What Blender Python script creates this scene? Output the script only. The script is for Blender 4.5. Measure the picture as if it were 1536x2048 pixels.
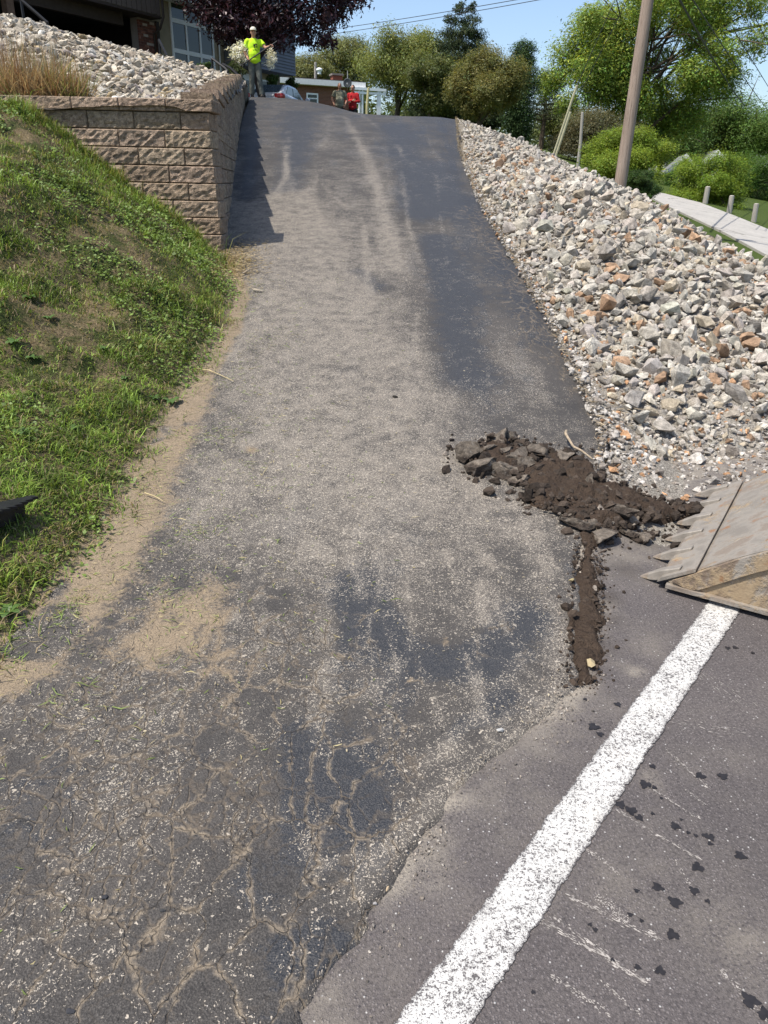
import bpy, bmesh, math, random
import numpy as np
from mathutils import Vector, Matrix, noise as mnoise

for o in list(bpy.data.objects): bpy.data.objects.remove(o)
SC = bpy.context.scene
COL = SC.collection
R = math.radians

# ------------------------------------------------------------------ camera
FPX, PITCH, ROLL, CAMH = 1480.0, R(23.9), R(1.25), 1.6
fwd = np.array([0, math.cos(PITCH), -math.sin(PITCH)])
up0 = np.array([0, math.sin(PITCH), math.cos(PITCH)])
rt0 = np.array([1.0, 0, 0])
rgt = rt0*math.cos(ROLL) + up0*math.sin(ROLL)
upv = up0*math.cos(ROLL) - rt0*math.sin(ROLL)
cam_d = bpy.data.cameras.new('camera'); cam = bpy.data.objects.new('camera', cam_d); COL.objects.link(cam)
M = Matrix.Identity(4)
for i in range(3):
    M[i][0] = rgt[i]; M[i][1] = upv[i]; M[i][2] = -fwd[i]
M[2][3] = CAMH
cam.matrix_world = M
cam_d.sensor_fit = 'VERTICAL'; cam_d.sensor_height = 36.0
cam_d.lens = 36.0*FPX/2048.0
cam_d.clip_start = 0.05; cam_d.clip_end = 3000
SC.camera = cam

# ------------------------------------------------------------------ light
SUN_DIR = Vector((0.62, 0.36, -1.37)).normalized()       # direction the light travels
w = bpy.data.worlds.new("World"); SC.world = w; w.use_nodes = True
wn = w.node_tree
sky = wn.nodes.new('ShaderNodeTexSky'); sky.sky_type = 'NISHITA'; sky.sun_disc = False
sky.sun_elevation = math.asin(-SUN_DIR.z)
sky.sun_rotation = math.atan2(-SUN_DIR.x, -SUN_DIR.y)
sky.air_density = 1.0; sky.dust_density = 2.2; sky.ozone_density = 2.2; sky.altitude = 300
bg = wn.nodes['Background']; bg.inputs['Strength'].default_value = 0.15
wn.links.new(sky.outputs[0], bg.inputs['Color'])
sl = bpy.data.lights.new('sun', 'SUN'); sl.energy = 4.3; sl.angle = R(0.5); sl.color = (1, 0.955, 0.88)
so = bpy.data.objects.new('sun', sl); COL.objects.link(so)
so.rotation_euler = SUN_DIR.to_track_quat('-Z', 'Y').to_euler(); so.location = (-20, -10, 40)
SC.view_settings.view_transform = 'Standard'; SC.view_settings.look = 'None'
SC.view_settings.exposure = 0.5; SC.view_settings.gamma = 1.0
SC.view_settings.use_curve_mapping = False

rng = np.random.default_rng(7)
random.seed(7)

# ------------------------------------------------------------------ picture <-> place helpers
def ray(px, py):
    d = fwd + rgt*((px-768)/FPX) + upv*((1024-py)/FPX)
    return d
def at(px, py, Y):
    d = ray(px, py); t = Y/d[1]
    return np.array([d[0]*t, Y, CAMH+d[2]*t])
def onz(px, py, z=0.0):
    d = ray(px, py); t = (z-CAMH)/d[2]
    return np.array([d[0]*t, d[1]*t, z])
def onsurf(px, py, f, tmax=90.0):
    d = ray(px, py); lo = 0.3; prev = lo
    t = lo
    while t < tmax:
        p = d*t
        if CAMH+p[2] - f(p[0], p[1]) < 0:
            a, b = prev, t
            for _ in range(30):
                m = (a+b)/2; q = d*m
                if CAMH+q[2]-f(q[0], q[1]) < 0: b = m
                else: a = m
            q = d*b
            return np.array([q[0], q[1], CAMH+q[2]])
        prev = t; t += 0.03+0.01*t
    q = d*tmax
    return np.array([q[0], q[1], CAMH+q[2]])
def proj(P):
    P = np.asarray(P, float) - np.array([0, 0, CAMH])
    z = P@fwd
    return 768+FPX*(P@rgt)/z, 1024-FPX*(P@upv)/z, z

def sm(x, a, b):
    t = np.clip((np.asarray(x, float)-a)/(b-a), 0, 1); return t*t*(3-2*t)
def smooth_interp(xs, ys, k):
    g = np.linspace(xs[0]-5, xs[-1]+5, 4000); v = np.interp(g, xs, ys)
    dx = g[1]-g[0]; n = max(3, int(k/dx)); ker = np.hanning(n*2+1); ker /= ker.sum()
    vp = np.concatenate([np.full(n, v[0]), v, np.full(n, v[-1])])
    s = np.convolve(vp, ker, 'valid')
    return lambda x: np.interp(x, g, s)

# value noise in numpy
_perm = np.random.default_rng(3).random((256, 256))
def vnoise(x, y):
    x = np.asarray(x, float); y = np.asarray(y, float)
    xi = np.floor(x).astype(int); yi = np.floor(y).astype(int); fx = x-xi; fy = y-yi
    fx = fx*fx*(3-2*fx); fy = fy*fy*(3-2*fy)
    a = _perm[xi % 256, yi % 256]; b = _perm[(xi+1) % 256, yi % 256]
    c = _perm[xi % 256, (yi+1) % 256]; d = _perm[(xi+1) % 256, (yi+1) % 256]
    return (a*(1-fx)+b*fx)*(1-fy)+(c*(1-fx)+d*fx)*fy
def fbm(x, y, o=4):
    s = 0; a = .5
    for i in range(o):
        s = s+a*vnoise(x*2**i+i*17.3, y*2**i+i*9.1); a *= .5
    return s   # ~0..0.94, mean .47

# ------------------------------------------------------------------ mesh helpers
def mesh_np(name, V, F, col=None, smooth=False, attrs=None):
    V = np.asarray(V, np.float32); me = bpy.data.meshes.new(name)
    if isinstance(F, np.ndarray):
        k = F.shape[1]; n = len(F)
        me.vertices.add(len(V)); me.vertices.foreach_set('co', V.ravel())
        me.loops.add(n*k); me.loops.foreach_set('vertex_index', F.astype(np.int32).ravel())
        me.polygons.add(n); me.polygons.foreach_set('loop_start', np.arange(0, n*k, k, dtype=np.int32))
        me.update(calc_edges=True)
    else:
        me.from_pydata([tuple(map(float, v)) for v in V], [], [tuple(map(int, f)) for f in F]); me.update()
    me.polygons.foreach_set('use_smooth', np.full(len(me.polygons), bool(smooth)))
    if col is None: col = np.ones((len(V), 3))
    c4 = np.ones((len(V), 4), np.float32); c4[:, :3] = col
    a = me.color_attributes.new('Col', 'FLOAT_COLOR', 'POINT'); a.data.foreach_set('color', c4.ravel())
    if attrs:
        for k_, v_ in attrs.items():
            b = me.attributes.new(k_, 'FLOAT', 'POINT'); b.data.foreach_set('value', np.asarray(v_, np.float32))
    return me
def link(name, me, mat=None, parent=None):
    o = bpy.data.objects.new(name, me); COL.objects.link(o)
    if mat is not None and me is not None and not me.materials: me.materials.append(mat)
    if parent is not None: o.parent = parent
    return o
def tag(o, label=None, cat=None, group=None, kind=None):
    if label: o['label'] = label
    if cat: o['category'] = cat
    if group: o['group'] = group
    if kind: o['kind'] = kind
    return o
def empty(name, loc, rz, label, cat, group=None):
    o = bpy.data.objects.new(name, None); COL.objects.link(o)
    o.location = tuple(map(float, loc)); o.rotation_euler = (0, 0, rz); o.empty_display_size = .1
    return tag(o, label, cat, group)
def copy_tree(o, parent=None):
    c = o.copy(); COL.objects.link(c)
    if parent is not None: c.parent = parent
    for ch in list(o.children): copy_tree(ch, c)
    return c

class MB:
    """collects simple shapes into one mesh"""
    def __init__(s): s.V = []; s.F = []; s.n = 0
    def add(s, V, F):
        V = np.asarray(V, float); s.V.append(V); s.F += [tuple(i+s.n for i in f) for f in F]; s.n += len(V); return s
    def box(s, a, b, bev=0.0):
        a = np.minimum(a, b).astype(float) if False else np.array([min(a[i], b[i]) for i in range(3)], float); 
        b = np.array([max(a[i], b[i]) for i in range(3)], float)
        return s.obox((a+b)/2, np.eye(3), (b-a)/2, bev)
    def obox(s, c, ax, h, bev=0.0):
        c = np.asarray(c, float); ax = np.asarray(ax, float); h = np.asarray(h, float)
        if bev <= 0:
            V = [c+ax.T@(h*np.array(q)) for q in [(-1,-1,-1),(1,-1,-1),(1,1,-1),(-1,1,-1),(-1,-1,1),(1,-1,1),(1,1,1),(-1,1,1)]]
            F = [(0,3,2,1),(4,5,6,7),(0,1,5,4),(1,2,6,5),(2,3,7,6),(3,0,4,7)]
            return s.add(V, F)
        bm = bmesh.new(); bmesh.ops.create_cube(bm, size=2)
        for v in bm.verts: v.co = Vector(h*np.array(v.co))
        bmesh.ops.bevel(bm, geom=list(bm.edges), offset=bev, segments=2, affect='EDGES', profile=.6)
        bm.verts.index_update()
        V = np.array([v.co for v in bm.verts])@ax + c
        F = [tuple(v.index for v in f.verts) for f in bm.faces]; bm.free()
        return s.add(V, F)
    def bar(s, p, q, wx, wz, upd=(0, 0, 1)):
        p = np.asarray(p, float); q = np.asarray(q, float); d = q-p; L = np.linalg.norm(d); d /= L
        u = np.asarray(upd, float); r = np.cross(d, u)
        if np.linalg.norm(r) < 1e-5: r = np.cross(d, (1, 0, 0))
        r /= np.linalg.norm(r); u = np.cross(r, d)
        return s.obox((p+q)/2, np.array([d, r, u]), (L/2, wx/2, wz/2))
    def tube(s, pts, rad, n=8, cap=True):
        pts = np.asarray(pts, float); m = len(pts)
        rad = np.full(m, rad) if np.isscalar(rad) else np.asarray(rad, float)
        V = []; T = np.gradient(pts, axis=0); T /= np.maximum(np.linalg.norm(T, axis=1, keepdims=True), 1e-9)
        a = np.array([0, 0, 1.0]) if abs(T[0][2]) < .9 else np.array([1.0, 0, 0])
        r = np.cross(T[0], a); r /= np.linalg.norm(r)
        for i in range(m):
            r = r-T[i]*(r@T[i]); r /= np.linalg.norm(r); b = np.cross(T[i], r)
            for k in range(n):
                th = 2*math.pi*k/n; V.append(pts[i]+rad[i]*(r*math.cos(th)+b*math.sin(th)))
        F = []
        for i in range(m-1):
            for k in range(n):
                k2 = (k+1) % n; F.append((i*n+k, i*n+k2, (i+1)*n+k2, (i+1)*n+k))
        if cap:
            F.append(tuple(range(n))[::-1]); F.append(tuple((m-1)*n+k for k in range(n)))
        return s.add(V, F)
    def ell(s, c, r, seg=14, rings=8, rot=None):
        V = [(0, 0, 1)]
        for i in range(1, rings):
            ph = math.pi*i/rings
            for k in range(seg):
                th = 2*math.pi*k/seg; V.append((math.sin(ph)*math.cos(th), math.sin(ph)*math.sin(th), math.cos(ph)))
        V.append((0, 0, -1)); V = np.array(V)*np.asarray(r, float)
        if rot is not None: V = V@np.array(rot).T
        V = V+np.asarray(c, float); F = []
        for k in range(seg): F.append((0, 1+k, 1+(k+1) % seg))
        for i in range(rings-2):
            for k in range(seg):
                a = 1+i*seg+k; b = 1+i*seg+(k+1) % seg; F.append((a, a+seg, b+seg, b))
        L = len(V)-1; o = 1+(rings-2)*seg
        for k in range(seg): F.append((o+k, L, o+(k+1) % seg))
        return s.add(V, F)
    def poly(s, P): return s.add(P, [tuple(range(len(P)))])
    def prism(s, outline, off):
        o = np.asarray(outline, float); n = len(o); off = np.asarray(off, float)
        V = np.concatenate([o, o+off]); F = [tuple(range(n))[::-1], tuple(range(n, 2*n))]
        for i in range(n): j = (i+1) % n; F.append((i, j, n+j, n+i))
        return s.add(V, F)
    def mesh(s, name, smooth=False, fix=True):
        me = mesh_np(name, np.concatenate(s.V), s.F, smooth=smooth)
        if fix:
            bm = bmesh.new(); bm.from_mesh(me); bmesh.ops.recalc_face_normals(bm, faces=bm.faces); bm.to_mesh(me); bm.free()
        return me
    def build(s, name, mat, parent=None, smooth=False, fix=True):
        return link(name, s.mesh(name, smooth, fix), mat, parent)

def parent_local(o, root):
    """keep world coordinates of a mesh built in world space when its root has a transform"""
    bpy.context.view_layer.update()
    o.parent = root; o.matrix_parent_inverse = root.matrix_world.inverted()
    return o
def grid_faces(nr, nc):
    i = np.arange(nr-1)[:, None]*nc+np.arange(nc-1)[None, :]; i = i.ravel()
    return np.stack([i, i+1, i+nc+1, i+nc], 1)

# ------------------------------------------------------------------ materials
class NT:
    def __init__(s, name):
        s.m = bpy.data.materials.new(name); s.m.use_nodes = True; s.t = s.m.node_tree; s.t.nodes.clear()
        s.out = s.t.nodes.new('ShaderNodeOutputMaterial')
    def n(s, typ, props=None, **ins):
        nd = s.t.nodes.new(typ)
        if props:
            for k, v in props.items(): setattr(nd, k, v)
        for k, v in ins.items():
            key = int(k[1:]) if k[0] == 'i' and k[1:].isdigit() else k.replace('_', ' ')
            sk = nd.inputs[key]
            if isinstance(v, bpy.types.NodeSocket): s.t.links.new(v, sk)
            else:
                if hasattr(sk.default_value, '__len__') and not isinstance(v, (tuple, list)): v = (v,)*len(sk.default_value)
                if hasattr(sk.default_value, '__len__') and len(sk.default_value) == 4 and len(v) == 3: v = tuple(v)+(1,)
                sk.default_value = v
        return nd
    def pos(s): return s.n('ShaderNodeNewGeometry').outputs['Position']
    def obj(s): return s.n('ShaderNodeTexCoord').outputs['Object']
    def noise(s, vec, scale, detail=3, rough=.55, dist=0.0):
        return s.n('ShaderNodeTexNoise', Vector=vec, Scale=scale, Detail=detail, Roughness=rough, Distortion=dist).outputs['Fac']
    def voro(s, vec, scale, feature='F1', out='Distance', rnd=1.0):
        return s.n('ShaderNodeTexVoronoi', {'feature': feature}, Vector=vec, Scale=scale, Randomness=rnd).outputs[out]
    def map(s, v, a, b, c=0.0, d=1.0, smooth=False):
        nd = s.n('ShaderNodeMapRange', {'interpolation_type': 'SMOOTHSTEP'} if smooth else None)
        s.t.links.new(v, nd.inputs[0]) if isinstance(v, bpy.types.NodeSocket) else None
        for i, x in enumerate((a, b, c, d)):
            if isinstance(x, bpy.types.NodeSocket): s.t.links.new(x, nd.inputs[i+1])
            else: nd.inputs[i+1].default_value = x
        return nd.outputs[0]
    def math(s, op, a, b=0.0, c=0.0, clamp=False):
        nd = s.n('ShaderNodeMath', {'operation': op, 'use_clamp': clamp}, i0=a, i1=b, i2=c); return nd.outputs[0]
    def mix(s, fac, a, b, blend='MIX'):
        nd = s.n('ShaderNodeMix', {'data_type': 'RGBA', 'blend_type': blend})
        for i, v in ((0, fac), (6, a), (7, b)):
            if isinstance(v, bpy.types.NodeSocket): s.t.links.new(v, nd.inputs[i])
            elif i == 0: nd.inputs[0].default_value = v
            else: nd.inputs[i].default_value = tuple(v)+(1,) if len(v) == 3 else v
        return nd.outputs[2]
    def attr(s, name, out='Fac'): return s.n('ShaderNodeAttribute', {'attribute_name': name}).outputs[out]
    def objcol(s): return s.n('ShaderNodeObjectInfo').outputs['Color']
    def bump(s, h, strength=.5, dist=.01, normal=None):
        nd = s.n('ShaderNodeBump', Height=h, Strength=strength, Distance=dist)
        if normal is not None: s.t.links.new(normal, nd.inputs['Normal'])
        return nd.outputs[0]
    def bsdf(s, color, rough=.8, metal=0.0, normal=None, spec=.3, **kw):
        nd = s.n('ShaderNodeBsdfPrincipled', Base_Color=color, Roughness=rough, Metallic=metal)
        nd.inputs['Specular IOR Level'].default_value = spec
        if normal is not None: s.t.links.new(normal, nd.inputs['Normal'])
        for k, v in kw.items(): nd.inputs[k.replace('_', ' ')].default_value = v
        return nd.outputs[0]
    def done(s, sh):
        s.t.links.new(sh, s.out.inputs['Surface']); return s.m

def m_plain(name, c, rough=.7, metal=0.0, var=.12, scale=8, bump=0.0, bscale=60, spec=.3, dirt=None, dirt_amt=0.0):
    t = NT(name); p = t.obj()
    n = t.noise(p, scale, 4, .6)
    v = t.map(n, .3, .7, 1-var, 1+var)
    col = t.n('ShaderNodeMix', {'data_type': 'RGBA', 'blend_type': 'MULTIPLY'})
    col.inputs[0].default_value = 1; col.inputs[6].default_value = tuple(c)+(1,)
    t.t.links.new(v, col.inputs[7]); c2 = t.mix(1.0, col.outputs[2], t.objcol(), 'MULTIPLY')
    if dirt is not None: c2 = t.mix(t.map(t.noise(p, scale*.6+1.3, 5, .65), .45, .7, 0, dirt_amt, True), c2, dirt)
    nm = t.bump(t.noise(p, bscale, 3), bump, .01) if bump > 0 else None
    return t.done(t.bsdf(c2, rough, metal, nm, spec))
def m_vcol(name, rough=.85, amp=.35, scale=9, fine=70, bump=.5, bdist=.02, world=True, spots=None):
    """colour from the mesh's Col and the object's colour, with mineral mottling"""
    t = NT(name); p = t.pos() if world else t.obj()
    base = t.mix(1.0, t.attr('Col', 'Color'), t.objcol(), 'MULTIPLY')
    n1 = t.noise(p, scale, 5, .65); n2 = t.noise(p, fine, 3, .6)
    v = t.math('MULTIPLY', t.map(n1, .3, .7, 1-amp, 1+amp), t.map(n2, .3, .7, 1-amp*.6, 1+amp*.6))
    c = t.mix(1.0, base, t.n('ShaderNodeCombineColor', i0=v, i1=v, i2=v).outputs[0], 'MULTIPLY')
    if spots is not None: c = t.mix(t.map(t.noise(p, scale*1.7, 4, .6, .5), .56, .72, 0, .6, True), c, spots)
    return t.done(t.bsdf(c, rough, 0, t.bump(t.math('ADD', n1, t.math('MULTIPLY', n2, .5)), bump, bdist), .2))
def m_leaf(name, rough=.55, trans=.35, spec=.25):
    t = NT(name); c = t.mix(1.0, t.attr('Col', 'Color'), t.objcol(), 'MULTIPLY')
    a = t.bsdf(c, rough, 0, None, spec)
    b = t.n('ShaderNodeBsdfTranslucent', Color=t.mix(.5, c, t.mix(1.0, c, (1.5, 1.35, .5), 'MULTIPLY'))).outputs[0]
    mx = t.n('ShaderNodeMixShader', i0=trans, i1=a, i2=b)
    return t.done(mx.outputs[0])
# ------------------------------------------------------------------ lie of the land
zl = smooth_interp([-5, 2.6, 4.2, 5.7, 8.2, 12, 18, 24, 26.5, 28, 30, 34, 45, 60], [0, 0, .16, .43, .90, 1.62, 2.72, 3.70, 4.02, 3.97, 3.66, 3.80, 3.9, 4.6], 1.2)
zr = smooth_interp([-5, 2.6, 4.2, 5.7, 8.2, 12, 18, 20, 22, 25, 28, 34, 45, 60], [0, 0, .16, .43, .90, 1.62, 2.74, 3.08, 3.2, 3.2, 3.2, 3.3, 3.6, 4.4], 1.2)
def zdrive(X, Y):
    wv = sm(X, -3.6, 1.4); wv = wv*sm(Y, 12, 18)
    return zl(Y)*(1-wv)+zr(Y)*wv
def curve_from_px(pts, f, lo=None, hi=None):
    P = [onsurf(a, b, f) for a, b in pts]; P.sort(key=lambda p: p[1]); P = np.array(P)
    ys, xs = list(P[:, 1]), list(P[:, 0])
    if lo: ys = [q[1] for q in lo]+ys; xs = [q[0] for q in lo]+xs
    if hi: ys += [q[1] for q in hi]; xs += [q[0] for q in hi]
    return np.array(ys), np.array(xs)
LY, LX = curve_from_px([(503, 240), (497, 300), (483, 370), (463, 440), (447, 512), (482, 590), (468, 650), (425, 720), (380, 790), (335, 870), (290, 950), (245, 1050), (170, 1160), (90, 1250), (0, 1350)],
                       zdrive, lo=[(-4.6, -2.5), (-3.4, -.5), (-2.3, .9)], hi=[(-4.15, 26.0), (-5.2, 30), (-7, 36), (-7.5, 60)])
RY, RX = curve_from_px([(892, 232), (920, 300), (960, 400), (1000, 470), (1050, 550), (1075, 600), (1110, 660), (1150, 740), (1190, 820), (1214, 880), (1200, 960), (1152, 1080), (1144, 1230), (1142, 1380), (1080, 1440), (1000, 1500), (900, 1590), (820, 1700), (740, 1820), (660, 1930), (600, 2048)],
                       zdrive, lo=[(-3.2, -2.6), (-1.6, -.6)], hi=[(1.7, 24), (3.0, 28), (7, 36), (8, 60)])
XLf = lambda Y: np.interp(Y, LY, LX)
XRf = lambda Y: np.interp(Y, RY, RX)
WC = np.array([XLf(8.2), 8.2])                 # corner of the retaining wall
WDIR = np.array([-0.142, 1.0]); WDIR /= np.linalg.norm(WDIR)
WTOP0 = 2.34
def wall_top(Y):                               # top of the stepped wall along the drive
    return WTOP0 + .162*np.floor(np.maximum(0, np.asarray(Y, float)-WC[1])/1.27)

# left grass bank
def zgrass(X, Y):
    Yc = np.clip(Y, -1, 8.6); xl = XLf(Yc)
    d = np.maximum(0, xl-X)
    s = np.interp(Yc, [0, 2, 4, 6.5, 8.2], [.2, .34, .46, .66, .74])
    h = s*np.where(d < 1.75, d, 1.75+(d-1.75)*np.interp(Yc, [3, 6.5, 8], [.9, .62, .38]))
    h = h*sm(d, -.05, .25)+.02*sm(d, 0, .1)
    b = (fbm(X*1.7, Y*1.7, 3)-.45)*.24*sm(d, .15, .9) + (fbm(X*5+9, Y*5, 2)-.4)*.13*sm(d, .05, .5) + (fbm(X*13, Y*13+4, 2)-.4)*.05*sm(d, .1, .4)
    return zdrive(xl, Y)+h+b-.012

# thin plate spline through control points
class TPS:
    def __init__(s, P):
        P = np.asarray(P, float); s.c = P[:, :2]; n = len(P)
        d = np.linalg.norm(s.c[:, None]-s.c[None], axis=2); K = s.k(d)+np.eye(n)*.02
        A = np.zeros((n+3, n+3)); A[:n, :n] = K; A[:n, n] = 1; A[:n, n+1:] = s.c; A[n, :n] = 1; A[n+1:, :n] = s.c.T
        s.w = np.linalg.solve(A, np.concatenate([P[:, 2], [0, 0, 0]]))
    def k(s, r): return np.where(r > 1e-9, r*r*np.log(np.maximum(r, 1e-9)), 0)
    def __call__(s, X, Y):
        X = np.asarray(X, float); Y = np.asarray(Y, float); sh = np.broadcast(X, Y).shape
        q = np.stack([np.broadcast_to(X, sh).ravel(), np.broadcast_to(Y, sh).ravel()], 1)
        d = np.linalg.norm(q[:, None]-s.c[None], axis=2)
        v = s.k(d)@s.w[:-3]+s.w[-3]+q@s.w[-2:]
        return v.reshape(sh)
def inpoly(X, Y, P):
    X = np.asarray(X, float); Y = np.asarray(Y, float); r = np.zeros(X.shape, bool); n = len(P)
    for i in range(n):
        x1, y1 = P[i][:2]; x2, y2 = P[(i+1) % n][:2]
        if y1 == y2: continue
        c = ((y1 > Y) != (y2 > Y)) & (X < (x2-x1)*(Y-y1)/(y2-y1)+x1); r ^= c
    return r
def polydist(X, Y, P, closed=False):
    X = np.asarray(X, float); Y = np.asarray(Y, float); best = np.full(X.shape, 1e9); n = len(P)
    for i in range(n if closed else n-1):
        a = np.array(P[i][:2]); b = np.array(P[(i+1) % n][:2]); d = b-a; L = d@d
        t = np.clip(((X-a[0])*d[0]+(Y-a[1])*d[1])/max(L, 1e-9), 0, 1)
        best = np.minimum(best, np.hypot(X-a[0]-t*d[0], Y-a[1]-t*d[1]))
    return best

# right rock bank
SILH = [(895, 229, 19.5), (950, 238, 18.8), (1000, 256, 18), (1100, 296, 16.2), (1240, 368, 13.6), (1330, 410, 12.0), (1400, 455, 11.0), (1470, 500, 10.0), (1536, 535, 9.2), (1640, 600, 8.2), (1800, 720, 7.0)]
SIL = [at(a, b+13, Y) for a, b, Y in SILH]
edgeR = [np.array([XRf(y)-.02, y, zdrive(XRf(y), y)-.07]) for y in (4.0, 4.5, 5, 6, 7, 8.2, 10, 12, 14, 16, 18, 20)]
LOWE = [onz(1255, 955), onz(1340, 930), onz(1440, 925), onz(1536, 905), onz(1700, 880), onz(1900, 850)]
BANK = TPS(SIL+edgeR+LOWE+[np.array([2.6, 6.3, .45]), np.array([3.0, 8.5, .98]), np.array([2.8, 11.5, 1.55]), np.array([2.9, 5.2, .17])])
SILP = [(XRf(22)+.0, 22.5)]+[(p[0], p[1]) for p in SIL]
def bank_side(X, Y):                           # distance beyond the crest of the bank
    P = [(1.0, 60)]+SILP+[(60, 4)]+[(60, 60)]
    ins = inpoly(X, Y, P); d = polydist(X, Y, SILP)
    return np.where(ins, d, 0)
def zbank(X, Y):
    d = bank_side(X, Y)
    return np.clip(BANK(X, Y), -.2, 5) + (fbm(X*1.3, Y*1.3, 3)-.47)*.16 - .10*np.minimum(d, .3)/.3 - .62*np.maximum(0, d-.1)
# upper rock bed behind the wall
UPW = [np.array([WC[0]+WDIR[0]*s+(-.25), WC[1]+WDIR[1]*s, float(wall_top(WC[1]+s))-.10]) for s in (0.4, 2, 4, 6, 8, 10, 12, 14, 15)]
UPF = [np.array([x, 8.5, WTOP0-.08]) for x in (-2.0, -2.8, -3.6, -4.6, -6)]
UPS = [at(-120, 5, 14.5), at(0, 30, 15), at(90, 56, 16), at(180, 84, 17), at(290, 108, 18.5), at(350, 124, 19.5), at(430, 150, 21.0), at(465, 162, 22)]
UPB = TPS(UPW+UPF+UPS+[at(200, 150, 11.5), at(60, 110, 11.5), at(330, 160, 12.5)])
UPSP = [(-60, 9)]+[(p[0], p[1]) for p in UPS]
def upper_side(X, Y):
    P = UPSP+[(-3.6, 60), (-60, 60)]
    return np.where(inpoly(X, Y, P), polydist(X, Y, UPSP), 0)
def zupper(X, Y):
    d = upper_side(X, Y)
    return np.clip(UPB(X, Y), 1.5, 6.5)+(fbm(X*1.5+4, Y*1.5, 3)-.47)*.14-.25*d

# everything farther away
def zfar(X, Y):
    X = np.asarray(X, float); Y = np.asarray(Y, float)
    left = np.interp(Y, [0, 26, 30, 45, 70, 130, 500], [2.4, 2.9, 3.1, 3.5, 5.2, 8, 10])
    right = .8+.10*(np.clip(Y, 2, 60)-28)-.15*(np.clip(X, 2, 24)-11)+.02*np.maximum(0, Y-60)
    right = np.where(Y < 12, right-.0, right)
    wv = sm(X-.12*(Y-25), 2.5, 9)
    z = left*(1-wv)+right*wv
    near = (1-sm(Y, 22.5, 27))*(1-sm(X, 4.0, 7.5))
    z = z*(1-near)+(-.9)*near
    return np.where(Y < 1.0, np.minimum(z, -.35), z)

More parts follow.
